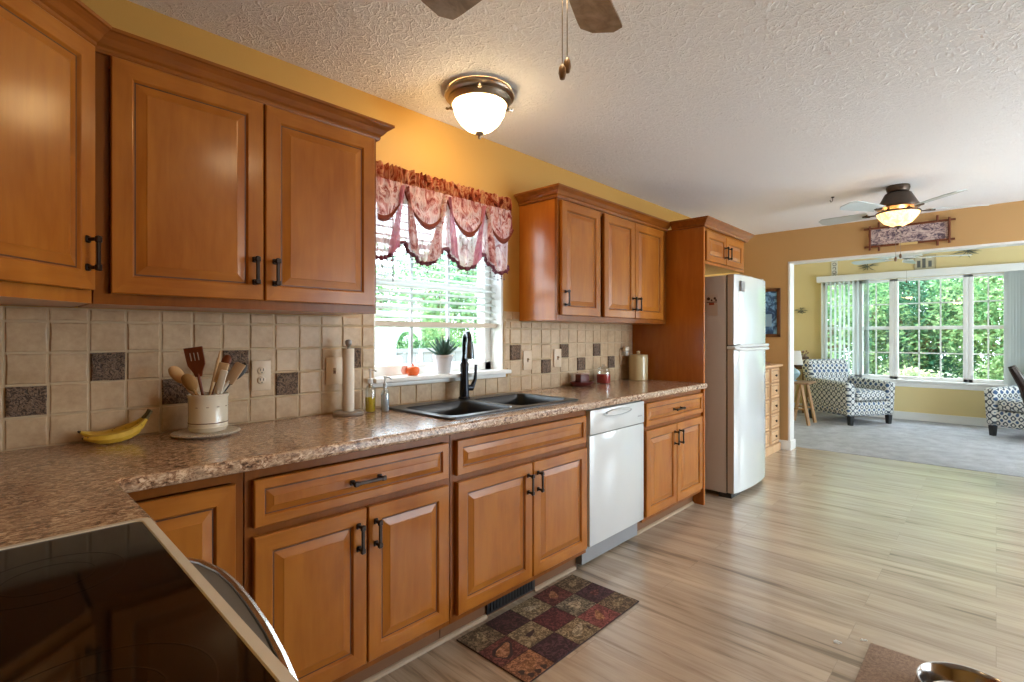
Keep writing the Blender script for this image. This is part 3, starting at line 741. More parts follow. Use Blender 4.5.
for (cx, cy, r) in ((.08,.60,.105),(.08,.97,.085),(-.22,.60,.085),(-.22,.97,.105)):
    b = MB()
    for rr in (r, r*.6):
        n = 48; vs = [(cx+(rr+s_)*math.cos(2*PI*k/n), cy+(rr+s_)*math.sin(2*PI*k/n), .9293) for s_ in (0,.002) for k in range(n)]
        b.add(vs, [(k,(k+1)%n,n+(k+1)%n,n+k) for k in range(n)])
    b.build('burner_ring', ringm, cg, o)
# bowed oven door
BP = [(.40,.0),(.50,.022),(.6345,.048),(.687,.058),(.773,.070),(.868,.078),(.95,.082),(1.02,.080),(1.09,.066),(1.14,.040),(1.17,.0)]
def bow(y, k, x=RX-.012):
    for (a, p), (c, q) in zip(BP, BP[1:]):
        if a <= y <= c: return x+.012*0+(p+(q-p)*(y-a)/(c-a))+.008*k
    return x
ys = [RY0+.006+(RY1-RY0-.012)*k/40 for k in range(41)]
b = MB(); poly = [(RX-.029,ys[0])]+[(bow(y,0),y) for y in ys]+[(RX-.029,ys[-1])]
b.prism(poly, .17, .845); od = b.build('oven_door', mat('oven_grey', (.13,.125,.12), .45), t, o)
b = MB(); b.tube([(bow(y,1),y,.842) for y in ys], .0075, 8); b.build('handle', 'steel', od, o)
MB().box(-.36,RX-.02,RY0+.01,RY1-.01,.02,.165).build('storage_drawer', 'white_gloss', t, o)

# ------------------------------------------------------------------ refrigerator
FX0, FX1 = 4.07, 4.82
t = thing('refrigerator', 'white top-freezer refrigerator with bowed glossy doors beside the tall panel', 'refrigerator', ((FX0+FX1)/2,1.85,0)); o = t.location
MB().rbox(FX0,FX1,1.535,2.17,.035,1.745,.008,2).build('body', 'fridge_side_shade', t, o)
b = MB(); b.box(FX0+.01,FX1-.01,1.50,1.60,0.0,.035); b.build('base_grille', 'black', t, o)
def bowed_door(z0, z1):
    b = MB(); n = 16; P = [(FX0+.001,1.527)]
    for k in range(n+1):
        q = k/n; x = FX0+.001+(FX1-FX0-.002)*q; y = 1.472-.030*(1-(2*q-1)**2)
        if k == 0 or k == n: y += .006
        P.append((x,y))
    P.append((FX1-.001,1.527)); n2 = len(P)
    rg = lambda i, z: [(x+(i if j in (0,1) else (-i if j >= n2-2 else 0)), y+(i if 0 < j < n2-1 else 0), z) for j,(x,y) in enumerate(P)]
    vs = rg(.006,z0)+rg(0,z0+.006)+rg(0,z1-.008)+rg(.008,z1); N = n2; fs = [tuple(reversed(range(N)))]
    for r in range(3):
        for k in range(N): fs.append((r*N+k, r*N+(k+1)%N, (r+1)*N+(k+1)%N, (r+1)*N+k))
    fs.append(tuple(range(3*N,4*N))); b.add(vs, fs, 0, True); b.mi = [0]*len(b.f)
    # the return towards the side takes the shaded beige, the front is glossy
    for i, f in enumerate(b.f):
        if sum(1 for v in f if v % N in (0,1)) == len(f): b.mi[i] = 1
    return b
d = bowed_door(.04,1.165).build('fresh_food_door', ['fridge_door','fridge_side_shade'], t, o)
MB().tube([(FX0-.004,1.525,1.177),(FX0-.002,1.470,1.177),(FX0+.04,1.448,1.163),(FX0+.2,1.428,1.163),(FX1-.2,1.428,1.163),(FX1-.05,1.445,1.163)], .014, 8).build('handle', 'white_gloss', d, o)
d = bowed_door(1.195,1.752).build('freezer_door', ['fridge_door','fridge_side_shade'], t, o)
MB().tube([(FX0-.004,1.525,1.177),(FX0-.002,1.470,1.177),(FX0+.04,1.448,1.192),(FX0+.2,1.428,1.192),(FX1-.2,1.428,1.192),(FX1-.05,1.445,1.192)], .013, 8).build('handle', 'white_gloss', d, o)
MB().rbox(FX0+.07,FX0+.15,1.444,1.4565,1.62,1.70,.003,1).build('emblem', 'grey_plastic', d, o)
MB().box(FX0,FX1,1.5275,1.5345,.05,1.745).build('door_gasket', 'gap', t, o)
MB().rbox(FX1-.08,FX1-.01,1.49,1.56,1.7525,1.768,.004,1).build('hinge_cover', 'grey_plastic', t, o)
# paper on its side
n = thing('magnetic_notepad', 'small notepad with dark printed figures on the refrigerator side', 'notepad', (FX0-.001,1.66,1.45)); o = n.location
MB().box(FX0-.003,FX0-.0005,1.60,1.70,1.43,1.60).build('paper', mat('notepad_paper', (.55,.48,.43), .7), n, o)
b = MB()
for (y, z, s_) in ((1.675,1.565,.013),(1.65,1.553,.008),(1.625,1.567,.010),(1.615,1.552,.008)): b.lathe([(s_,0),(s_,.0008),(0,.0008)], n=10, M4=Matrix.Translation((FX0-.003,y,z)) @ Matrix.Rotation(-PI/2,4,'Y'))
b.box(FX0-.0035,FX0-.003,1.608,1.69,1.535,1.541); b.build('printed_figures', mat('dark_print', (.05,.02,.015), .6), n, o)
b = MB().box(FX0-.0035,FX0-.003,1.63,1.672,1.515,1.533); b.build('red_print', mat('red_print', (.30,.05,.03), .6), n, o)

# ------------------------------------------------------------------ lamps and ceiling fans
t = thing('flush_dome_light', 'lit glass dome ceiling light with a nickel rim over the sink', 'ceiling light', (1.68,1.80,CH)); o = t.location
MB().lathe([(.155,2.4375),(.160,2.425),(.168,2.418),(.165,2.408),(.150,2.400),(.152,2.392),(.142,2.378),(.132,2.372),(.128,2.376)], 1.68,1.80,0,40).build('rim', 'nickel', t, o)
MB().lathe([(0,2.243),(.030,2.245),(.065,2.262),(.095,2.290),(.118,2.328),(.128,2.372)], 1.68,1.80,0,40).build('glass_bowl', 'lamp_dome', t, o)
MB().lathe([(0,2.212),(.006,2.213),(.010,2.222),(.006,2.229),(.018,2.234),(.022,2.240),(.020,2.245),(0,2.246)], 1.68,1.80,0,16).build('finial', 'nickel', t, o)
for k in range(3):
    a = math.radians(-133+120*k); b = MB(); c_, s_ = math.cos(a), math.sin(a)
    b.tube([(1.68+c_*.150,1.8+s_*.150,2.395),(1.68+c_*.182,1.8+s_*.182,2.392),(1.68+c_*.188,1.8+s_*.188,2.398)], [.006,.005,.007], 8)
    b.lathe([(0,-.010),(.008,-.006),(.010,0),(.008,.006),(0,.010)], 1.68+c_*.160,1.8+s_*.160,2.392,10)
    b.build('clip', 'nickel', t, o)
def blade_geo(L0, L1, w0, w1, z, th=.006, pitch=.2, drop=0):
    b = MB(); n = 10; top = []; bot = []
    outl = []
    for k in range(n+1):
        q = k/n; w_ = w0+(w1-w0)*min(1,q*1.3); r = L0+(L1-L0)*q
        if q > .88: w_ *= math.sqrt(max(.03,1-((q-.88)/.12)**2*.75))
        outl.append((r, w_/2))
    vs = []; fs = []
    for (r, h) in outl:
        for (yy, zz) in ((-h,-th/2),(h,-th/2),(h,th/2),(-h,th/2)):
            vs.append((r, yy*math.cos(pitch)-zz*math.sin(pitch), z+yy*math.sin(pitch)+zz*math.cos(pitch)))
    for i in range(n):
        for k in range(4): fs.append((i*4+k, i*4+(k+1)%4, i*4+4+(k+1)%4, i*4+4+k))
    fs.append((3,2,1,0)); fs.append((n*4,n*4+1,n*4+2,n*4+3)); b.add(vs, fs); return b
def fan(name, label, x, y, ztop, zbl, L, rot, mblade, mmotor, mbowl, bowl=True, chains=((.03,.02),(-.02,-.03)), cl=.25, nb=5, bw=(.10,.145), group=None, bowl_r=.14, bo=.08, bdp=.092):
    t = thing(name, label, 'ceiling fan', (x,y,ztop), rot, group)
    b = MB(); b.lathe([(.075,0),(.078,-.02),(.070,-.045),(.045,-.05),(.045,-.06)], 0,0,0,28); b.build('canopy', mmotor, t)
    zb = zbl-ztop
    MB().lathe([(.045,-.05),(.085,-.060),(.125,zb+.055),(.140,zb+.035),(.138,zb+.018),(.105,zb+.004),(.085,zb-.006),(.06,zb-.012)], 0,0,0,32).build('motor_housing', mmotor, t)
    for k in range(nb):
        a = 2*PI*k/nb; Rm = Matrix.Rotation(a,4,'Z')
        b = blade_geo(.20, L, bw[0], bw[1], zb); b.v = [tuple(Rm @ Vector(v)) for v in b.v]; bl = b.build('blade', mblade, t)
        b = MB(); b.tube([Rm @ Vector(p) for p in ((.09,0,zb+.005),(.15,.0,zb-.012),(.24,0,zb-.008))], [.012,.008,.014], 8, sq=.5); b.tube([Rm @ Vector(p) for p in ((.20,-.028,zb-.010),(.24,0,zb-.010),(.20,.028,zb-.004))], .005, 6); b.build('blade_arm', mmotor, bl)
    if bowl:
        zr = zb-bo
        kb = MB().lathe([(.06,zb-.008),(.05,zr+.02),(.035,zr),(.03,zr-.02),(0,zr-.02)], 0,0,0,24)
        kb.lathe([(bowl_r+.001,zr+.010),(bowl_r+.006,zr+.006),(bowl_r+.006,zr-.004),(bowl_r-.001,zr-.004),(bowl_r-.001,zr+.010),(bowl_r+.001,zr+.010)], 0,0,0,32)
        for k in range(3): a = k*2*PI/3+.4; kb.tube([(math.cos(a)*.03,math.sin(a)*.03,zr+.004),(math.cos(a)*bowl_r,math.sin(a)*bowl_r,zr+.002)], .004, 6)
        kr = kb.build('light_kit_ring', mmotor, t)
        if bo < .03:
            for k in range(3): a = k*2*PI/3+1.4; MB().lathe([(0,-.02),(.014,-.014),(.02,0),(.014,.014),(0,.02)], math.cos(a)*.075, math.sin(a)*.075, zr-.020, 12).build('bulb', 'bulb', kr)
        MB().lathe([(0,zr-bdp),(bowl_r*.3,zr-bdp*.957),(bowl_r*.65,zr-bdp*.71),(bowl_r*.9,zr-bdp*.3),(bowl_r,zr)], 0,0,0,32).build('glass_bowl', mbowl, t)
        MB().lathe([(0,zr-bdp-.024),(.008,zr-bdp-.020),(.005,zr-bdp-.010),(.02,zr-bdp-.004),(.026,zr-bdp+.004),(0,zr-bdp+.006)], 0,0,0,14).build('finial', mmotor, t)
    z0 = zb-.06
    for i, (cx, cy) in enumerate(chains):
        b = MB(); ln = cl*(1 if i == 0 else .88)
        b.tube([(cx,cy,z0-.1),(cx,cy,z0-.1-ln)], .0014, 5); c = b.build('pull_chain', 'nickel', t)
        MB().lathe([(0,-.038),(.006,-.036),(.0095,-.022),(.008,-.008),(.003,0),(0,0)], cx,cy,z0-.1-ln,10).build('pull_knob', mat('pull_knob_wood', (.16,.08,.03), .35), c)
    return t
def blade_wood(name, c0, c1):
    m = mat(name, c0, .35); t = NT(m); t.col(t.ramp(t.noise(t.co((1,1,1)), 18, 5, .6, .6), [(.35,c0),(.65,c1)])); return m
BW = blade_wood('washed_oak_blade', (.19,.135,.09), (.36,.28,.21)); WB = mat('pale_blade', (.55,.62,.64), .3, Coat_Weight=.4, Coat_Roughness=.1)
M['aged_bronze'] = mat('aged_bronze', (.085,.06,.045), .4, .7)
fan('ceiling_fan', 'ceiling fan with washed wood blades and two wooden-knobbed pull chains, nearest the camera', .975, .77, CH, 2.262, .475, math.radians(20), BW, 'aged_bronze', 'lamp_fan', chains=((.008,-.010),(.022,-.018)), cl=.175, bw=(.11,.14), bo=.055, bdp=.07, bowl_r=.125)
f2 = fan('ceiling_fan', 'lit ceiling fan with amber bowl and pale blades near the living room opening', 4.975, .557, CH, 2.245, .56, math.radians(8), WB, 'aged_bronze', 'lamp_fan_far', chains=((-.02,.015),(.0,-.015)), cl=.20, bo=.018, bdp=.105)
f3 = fan('ceiling_fan', 'pale bladed ceiling fan hanging in the living room beyond the opening', 8.0, .80, 2.75, 2.24, .62, math.radians(4), WB, 'white_paint', 'lamp_fan_far', bowl=False, chains=((0,0.01),), cl=.12, bw=(.10,.15))
MB().tube([(0,0,-.03),(0,0,-.42)], .013, 10).build('downrod', 'white_paint', f3)
h = thing('ceiling_hook', 'small dark swag hook screwed into the ceiling left of the lit amber fan', 'hook', (4.99,1.0,CH)); o = h.location
MB().lathe([(.012,0),(.012,-.006),(.004,-.010),(0,-.010)][::-1], 0,0,0,12).build('plate', 'black', h)
MB().tube([(0,0,-.008),(.0,0,-.03),(0,.012,-.042),(0,.020,-.03),(0,.018,-.022)], .003, 6).build('hook_wire', 'black', h)

# pendant added out of view on the right to brighten the room
t = thing('added_fill_pendant', 'unseen white bowl pendant added to brighten the room', 'pendant light', (4.4,-1.55,CH)); o = t.location
MB().lathe([(0,0),(.06,0),(.065,-.02),(.02,-.03),(0,-.03)], 0,0,0,24).build('canopy', 'nickel', t)
MB().tube([(0,0,-.02),(0,0,-.42)], .006, 8).build('rod', 'nickel', t)
MB().lathe([(0,-.60),(.10,-.59),(.18,-.54),(.22,-.47),(.225,-.44)], 0,0,0,32).build('glass_bowl', emit('fill_pendant_glass', (1,.96,.91), 34), t)

# ------------------------------------------------------------------ kitchen blind and valance
t = thing('window_blind', 'white slatted horizontal blind half lowered over the kitchen window', 'blind', (1.79,2.255,1.30)); o = t.location
SL = sheer('blind_slat_white', (.80,.82,.82), 0.0)
b = MB(); z = 1.372
while z < 1.99:
    b.add([(1.365,2.236,z-.005),(2.228,2.236,z-.005),(2.228,2.274,z+.011),(1.365,2.274,z+.011)], [(0,1,2,3)]); b.add([(1.365,2.236,z-.0065),(2.228,2.236,z-.0065),(2.228,2.274,z+.0095),(1.365,2.274,z+.0095)], [(3,2,1,0)]); z += .041
b.build('slats', SL, t, o)
MB().rbox(1.363,2.23,2.232,2.278,1.318,1.345,.004,1).build('bottom_rail', mat('cream_bottom_rail', (.60,.50,.38), .4), t, o)
b = MB()
for x in (1.42,1.79,2.16): b.tube([(x,2.234,1.34),(x,2.234,2.0)], .0012, 5)
b.build('ladder_cords', 'white_paint', t, o)
MB().rbox(1.363,2.232,2.225,2.285,1.99,2.04,.004,1).build('head_rail', 'white_paint', t, o)
MB().tube([(1.475,2.222,1.99),(1.475,2.222,1.545)], .0035, 6).build('tilt_wand', mat('wand_grey', (.12,.12,.13), .4), t, o)

t = thing('swag_valance', 'ruffled red and pink floral swag valance with beaded burgundy fringe over the kitchen window', 'valance', (1.76,2.13,1.64)); o = t.location
RUF = sheer('ruffle_rust', (.45,.12,.05), .02, [(.38,(.12,.02,.015)),(.47,(.42,.09,.05)),(.56,(.72,.42,.26)),(.64,(.25,.04,.03))])
SHR = sheer('sheer_pale_floral', (.8,.7,.7), .16, [(.36,(.30,.10,.12)),(.45,(.62,.44,.46)),(.56,(.72,.62,.66)),(.66,(.36,.12,.14))], .22)
SWG = sheer('swag_rose', (.6,.25,.25), .06, [(.36,(.22,.03,.03)),(.46,(.55,.24,.22)),(.55,(.74,.58,.58)),(.66,(.30,.06,.05))], .3)
PNK = sheer('pink_strip', (.72,.28,.38), .12, [(.35,(.50,.14,.24)),(.6,(.70,.34,.42))])
TRM = mat('burgundy_trim', (.12,.015,.035), .6); BND = sheer('rust_band', (.25,.07,.045), .02)
VX0, VX1 = 1.300, 2.228; GP = [1.195, 1.46, 1.73, 2.003, 2.262]
def vtop(x): return 2.008
def gather(x):   # distance to nearest gather point
    return min(abs(x-g) for g in GP)
def seg(x):
    for i in range(4):
        if GP[i] <= x <= GP[i+1]: return i, (x-GP[i])/(GP[i+1]-GP[i])
    return 0, 0
def zbot(x): i, q = seg(x); return 1.735-.10*math.sin(PI*q)**.8 + (.0 if i else 0)
def clothgrid(b, fx, n, m, mi=0):
    vs = []; fs = []
    for i in range(n+1):
        for j in range(m+1): vs.append(fx(i/n, j/m))
    for i in range(n):
        for j in range(m): fs.append((i*(m+1)+j, (i+1)*(m+1)+j, (i+1)*(m+1)+j+1, i*(m+1)+j+1))
    b.add(vs, fs, mi, True); return b
def panel(u, v):
    x = VX0+(VX1-VX0)*u; i, q = seg(x); z = 2.02+(zbot(x)-2.02)*v
    y = 2.130 - .018*math.sin(PI*q)*v - .008*math.sin(q*PI*8+v*2)*(.4+v) - .006*math.sin(x*160)*(1-v)
    return (x + (.5-q)*.03*v, y, z)
clothgrid(MB(), panel, 180, 14).build('sheer_panel', SHR, t, o)
def header(u, v):
    x = VX0+(VX1-VX0)*u; z = 2.100-.012*abs(math.sin(x*95+math.sin(x*31)*2))-v*.095
    y = 2.122 + .013*math.sin(x*210+math.sin(x*40)*2.2)*(1-.35*abs(v-.5)) - .006*(1-abs(2*v-1))
    return (x, y, z)
clothgrid(MB(), header, 260, 8).build('ruffled_header', RUF, t, o)
MB().tube([(VX0-.005,2.145,2.055),(VX1+.012,2.145,2.055)], .006, 8).build('curtain_rod', 'white_paint', t, o)
for i in range(4):
    a, c = max(GP[i], VX0+.001), min(GP[i+1], VX1-.001); g0, g1 = GP[i], GP[i+1]
    def sw(u, v, a=a, c=c, g0=g0, g1=g1):
        x = a+(c-a)*u; q = (x-g0)/(g1-g0); zl = 1.985-.165*math.sin(PI*q)**.75; z = 2.015+(zl-2.015)*v
        return (x, 2.108-.022*math.sin(PI*q)*v-.004*math.sin(v*16+q*3)*math.sin(PI*q)-.004*math.sin(x*120)*(1-v), z)
    s_ = clothgrid(MB(), sw, 44, 12).build('swag', SWG, t, o)
    N = 30; pts = [sw(k/N, 1) for k in range(N+1)]
    b = MB(); vs = []; fs = []
    for k, p in enumerate(pts):
        q = (p[0]-g0)/(g1-g0); wd = .005+.022*math.sin(PI*min(1,max(0,q)))
        vs += [(p[0],p[1]-.004,p[2]+wd*.55), (p[0],p[1]-.012,p[2]-wd*.1), (p[0],p[1]-.002,p[2]-wd*.55)]
    for k in range(N): fs += [(k*3,k*3+3,k*3+4,k*3+1),(k*3+1,k*3+4,k*3+5,k*3+2)]
    b.add(vs, fs, 0, True); b.build('swag_band', BND, s_, o)
for (g, w_) in ((1.46,-.09),(1.46,.10),(1.73,-.13),(1.73,.08),(2.003,-.09),(2.003,.10)):
    def st(u, v, g=g, w_=w_):
        x = g+w_*(.18+.82*v)*(.35+.65*u)+.004*math.sin(v*7+u*5); z = 2.0+(zbot(x)+.012-2.0)*v
        return (x, 2.100-.016*math.sin(PI*u)-.004*math.sin(u*12), z)
    clothgrid(MB(), st, 10, 14).build('pink_pleat' if abs(w_) < .1 else 'pale_pleat', PNK if abs(w_) < .1 else SWG, t, o)
b = MB(); N = 150
b.tube([(lambda p: (p[0],p[1]-.003,p[2]))(panel(k/N,1)) for k in range(N+1)], [.010+.004*math.sin(k*1.9) for k in range(N+1)], 6)
fr = b.build('fringe_trim', TRM, t, o)
b = MB()
for k in range(44):
    p = panel((k+.5)/44, 1); L = .016+.012*((k*7)%3)
    b.tube([(p[0],p[1]-.003,p[2]),(p[0],p[1]-.003,p[2]-L)], .0012, 4); b.lathe([(0,-.005),(.0042,-.001),(.0042,.002),(0,.006)], p[0],p[1]-.003,p[2]-L-.003,7)
b.build('bead_tassels', mat('bead_plum', (.16,.06,.09), .3), fr, o)

# ------------------------------------------------------------------ counter items
CT = .918
def banana(label, base, pts, rz=0):
    t = thing('banana', label, 'banana', base, rz, 'bananas on the counter'); 
    rad = [.0045,.010,.0155,.0175,.018,.0175,.015,.010,.006,.005,.0055]
    n = len(rad); P = []
    for i in range(n):
        u = i/(n-1)*(len(pts)-1); k = min(int(u), len(pts)-2); f_ = u-k
        p0 = Vector(pts[max(k-1,0)]); p1 = Vector(pts[k]); p2 = Vector(pts[k+1]); p3 = Vector(pts[min(k+2,len(pts)-1)])
        P.append(.5*((2*p1)+(-p0+p2)*f_+(2*p0-5*p1+4*p2-p3)*f_*f_+(-p0+3*p1-3*p2+p3)*f_**3))
    m = mat('banana_skin', (.62,.38,.03), .45); q = NT(m)
    q.col(q.ramp(q.noise(q.co(), 42, 2, .5), [(.30,(.08,.035,.01)),(.36,(.58,.36,.03)),(.7,(.70,.46,.05))]))
    MB().tube(P[:9], rad[:9], 7).build('peel', m, t)
    MB().tube([P[8],P[9],P[10]], [.0065,.005,.006], 7).build('stem', mat('banana_stem', (.10,.07,.02), .7), t)
    MB().tube([P[0]+(P[0]-P[1])*.3, P[0]], [.003,.005], 6).build('blossom_tip', mat('banana_tip', (.03,.015,.01), .8), t)
    return t
banana('spotted yellow banana lying in front against the backsplash, stem raised', (.34,2.115,CT), [(-.088,.0,.024),(-.05,-.018,.0185),(0,-.020,.020),(.045,-.008,.034),(.078,.008,.066),(.094,.016,.092)])
banana('spotted yellow banana lying behind, closest to the tiles', (.335,2.152,CT), [(-.088,.004,.040),(-.045,.012,.020),(0,.014,.022),(.045,.006,.040),(.078,-.010,.068),(.094,-.019,.097)])
CX, CY = .590, 2.055
t = thing('round_trivet', 'round speckled cream trivet plate under the utensil crock', 'trivet', (CX-.008,CY-.004,CT)); o = t.location
sp = mat('speckled_stoneware', (.55,.50,.42), .35); q = NT(sp); q.col(q.ramp(q.noise(q.co(), 260, 2), [(.35,(.25,.2,.16)),(.45,(.60,.54,.45))]))
MB().lathe([(0,0),(.090,0),(.104,.005),(.109,.010),(.104,.014),(.09,.013),(0,.012)], 0,0,0,40).build('plate', sp, t)
t = thing('utensil_crock', 'cream stoneware crock with small dark motifs holding kitchen utensils', 'crock', (CX,CY,CT+.0135))
MB().lathe([(.0,0),(.055,0),(.060,.006),(.061,.012),(.064,.016),(.062,.020),(.063,.118),(.066,.124),(.067,.130),(.062,.132),(.057,.126),(.057,.012),(0,.010)], 0,0,0,40).build('pot', 'ceramic_white', t)
b = MB(); b.lathe([(.0632,.030),(.0640,.0315),(.0632,.033)], 0,0,0,40); 
for a in (-140,-108,-78,-46,-20):
    q = math.radians(a); b.rbox(-.0045,.0045,-.0006,.0006,-.0012,.0012,.0005,1, M4=Matrix.Rotation(q+PI/2,4,'Z') @ Matrix.Translation((0,-.0632,.088)))
b.build('painted_motifs', mat('dark_motif', (.10,.03,.015), .5), t)
UZ = CT+.0135
def utensil(label, name, cat, foot, head, mhandle, mhead, kind, hw=.018, hl=.06, yawd=0):
    """handle runs from foot to head start; head shape beyond"""
    f_ = Vector((CX+foot[0], CY+foot[1], UZ+.014)); h_ = Vector((CX+head[0], CY+head[1], UZ+head[2])); d = (h_-f_).normalized()
    t = thing(name, label, cat, f_, 0, 'utensils in the crock'); L = (h_-f_).length
    zax = d; xax = Vector((math.cos(math.radians(yawd)), math.sin(math.radians(yawd)), 0)); xax = (xax - zax*xax.dot(zax)).normalized(); yax = zax.cross(xax)
    R = Matrix((xax, yax, zax)).transposed().to_4x4()
    Lh = L-hl
    b = MB(); b.tube([R @ Vector((0,0,0)), R @ Vector((0,0,Lh*.5)), R @ Vector((0,0,Lh+.01))], [.0055,.0048,.0055], 8); b.build('handle', mhandle, t)
    b = MB()
    if kind == 'spoon':
        bm = bmesh.new(); bmesh.ops.create_uvsphere(bm, u_segments=16, v_segments=12, radius=1)
        b.frombm(bm, M4=R @ Matrix.Translation((0,0,Lh+hl/2)), fn=lambda c: (c.x*hw*(1-.15*c.z*-1), c.y*.006+.006*(c.x*c.x), c.z*hl/2))
    elif kind == 'turner':
        n = 10; prof = [(hw*.35,0),(hw*.5,hl*.15),(hw*.95,hl*.4),(hw,hl*.6),(hw*1.02,hl)]
        P = [(x,z) for x,z in prof]+[(-x,z) for x,z in reversed(prof)]
        T = R @ Matrix.Translation((0,0,Lh)) @ Matrix.Rotation(PI/2,4,'X')
        b.prism(P, -.003, .003, M4=T)
        sl = MB()
        for k in (-1,0,1): sl.rbox(k*hw*.42-.0018,k*hw*.42+.0018,-.0045,.0045,Lh+hl*.55,Lh+hl*.82,.001,1,M4=R)
        hd = b.build('blade', mhead, t); sl.build('slots', mat('slot_shade', (.30,.22,.16), .6), hd); return t
    elif kind == 'spatula':
        b.rbox(-hw,hw,-.004,.004,Lh,Lh+hl,.0038,2,M4=R)
    b.build('head', mhead, t)
    return t
WL = wood('light_beech', (.50,.28,.12), (.62,.38,.18), .5, coat=0); WO = wood('olive_wood', (.26,.13,.04), (.36,.2,.07), .5, coat=0); WD = wood('dark_red_wood', (.13,.028,.010), (.19,.05,.016), .4, coat=.2); WT = mat('white_silicone', (.70,.66,.58), .45)
utensil('pale wooden spoon leaning furthest left in the crock', 'wooden_spoon', 'spoon', (.030,.0), (-.112,.018,.232), WL, WL, 'spoon', .020, .072, -20)
utensil('olive brown wooden spoon in front of the pale leaning one', 'wooden_spoon', 'spoon', (.020,-.022), (-.078,-.010,.205), WO, WO, 'spoon', .022, .070, -30)
utensil('dark red brown slotted wooden turner standing tallest in the crock', 'slotted_turner', 'turner', (.0,-.010), (-.052,-.012,.298), WD, WD, 'turner', .030, .105, -40)
utensil('dark red wooden spoon standing behind the white spatulas', 'wooden_spoon', 'spoon', (-.02,.02), (.078,.040,.268), WD, WD, 'spoon', .018, .055, -40)
utensil('thin plain wooden skewer stick rising from the crock', 'wooden_skewer', 'skewer', (-.01,.03), (.050,.035,.285), WL, WL, 'spatula', .003, .04, 0)
utensil('beige silicone spatula leaning right in the crock', 'silicone_spatula', 'spatula', (-.02,-.02), (.050,-.01,.240), WT, mat('tan_silicone', (.60,.42,.24), .5), 'spatula', .018, .075, -40)
utensil('white silicone spatula with a narrow blade, nearest the front of the crock', 'silicone_spatula', 'spatula', (-.012,-.03), (.042,-.036,.215), WT, WT, 'spatula', .013, .085, -40)
utensil('broad tan spatula with a white edge leaning furthest right', 'silicone_spatula', 'spatula', (-.03,.01), (.112,.004,.235), WT, mat('tan_plastic', (.48,.33,.2), .5), 'spatula', .020, .085, -40)
utensil('black spoon leaning right behind the broad tan spatula', 'serving_spoon', 'spoon', (-.03,.02), (.135,.030,.235), 'black', 'black', 'spoon', .020, .08, -40)

t = thing('paper_towel_holder', 'upright paper towel holder with a round grey base, nearly empty roll', 'paper towel holder', (1.165,2.105,CT))
MB().lathe([(0,0),(.062,0),(.066,.004),(.066,.012),(.060,.016),(0,.016)], 0,0,0,36).build('base', mat('grey_stone', (.28,.25,.23), .3), t)
MB().lathe([(0,.016),(.007,.016),(.007,.30),(.004,.302),(.009,.306),(.014,.316),(.015,.326),(.011,.334),(0,.336)], 0,0,0,16).build('post', mat('grey_post', (.30,.27,.25), .3, .5), t)
t = thing('paper_towel_roll', 'nearly used up white paper towel roll on the holder', 'paper towel', (1.165,2.105,CT+.017))
MB().lathe([(.019,0),(.0245,0),(.025,.002),(.025,.276),(.0245,.278),(.019,.278),(.019,0)], 0,0,0,28).build('paper_layers', mat('paper_white', (.72,.66,.58), .9), t)
def bottle(label, name, x, y, r, h, liquid, fill, cap_m, body_m='bottle_glass', neck=.5):
    t = thing(name, label, 'bottle', (x,y,CT)); hb = h*.62
    MB().lathe([(0,.001),(r*.85,.001),(r,.006),(r,hb*.85),(r*.75,hb*.96),(r*.4,hb),(r*.38,hb+.012)], 0,0,0,24).build('bottle_body', body_m, t)
    if liquid: MB().lathe([(0,.003),(r*.8,.003),(r*.94,.007),(r*.94,hb*fill),(0,hb*fill)], 0,0,0,24).build('liquid', liquid, t)
    b = MB(); b.lathe([(0,hb+.010),(r*.5,hb+.010),(r*.5,hb+.028),(r*.2,hb+.032),(r*.18,h-.012),(r*.35,h-.010),(r*.35,h),(0,h)], 0,0,0,16)
    b.tube([(0,0,h-.006),(.012,-.018,h-.006),(.016,-.030,h-.014)], .004, 6)
    b.build('pump', cap_m, t); return t
bottle('clear pump bottle half full of yellow dish soap beside the towel holder', 'soap_bottle', 1.272,2.100,.023,.20, mat('yellow_soap', (.62,.46,.02), .2), .55, mat('clear_white', (.75,.76,.76), .3))
bottle('slim clear spray bottle between the yellow soap and the sink', 'spray_bottle', 1.325,2.060,.019,.165, mat('pale_liquid', (.60,.68,.75), .15), .8, mat('pale_blue_cap', (.60,.68,.74), .3), glass('pale_blue_plastic', (.82,.90,.96), .22))
# on the sill
SZ = 1.0665
t = thing('orange_sponge_holder', 'round orange ornament on the kitchen window sill', 'ornament', (1.570,2.185,SZ)); t.scale = (1.15,1.15,1.15)
MB().lathe([(0,0),(.022,.001),(.030,.012),(.031,.024),(.026,.036),(.014,.043),(0,.044)], 0,0,0,24).build('body', mat('orange_glaze', (.85,.16,.03), .3), t)
MB().lathe([(0,.0435),(.006,.043),(.004,.052),(0,.054)], 0,0,0,10).build('stub', mat('orange_dark', (.6,.1,.02), .4), t)
b = MB().lathe([(0,-.004),(.018,-.003),(.020,0),(.018,.003),(0,.004)], n=20, M4=Matrix.Translation((-.034,.012,.024)) @ Matrix.Rotation(PI/2,4,'X')); b.build('pink_disc', mat('pink_glaze', (.85,.35,.25), .4), t)
t = thing('potted_succulent', 'spiky green succulent in a white pot on the window sill', 'potted plant', (1.765,2.180,SZ)); t.scale = (1.28,1.28,1.28)
MB().lathe([(0,0),(.028,0),(.030,.003),(.039,.062),(.044,.064),(.045,.078),(.040,.079),(.036,.070),(0,.068)], 0,0,0,28).build('pot', mat('grey_white_pot', (.66,.66,.68), .4), t)
MB().lathe([(.037,.069),(.02,.073),(0,.074)], 0,0,0,16).build('soil', mat('soil', (.04,.03,.02), .9), t)
b = MB(); rnd2 = random.Random(5)
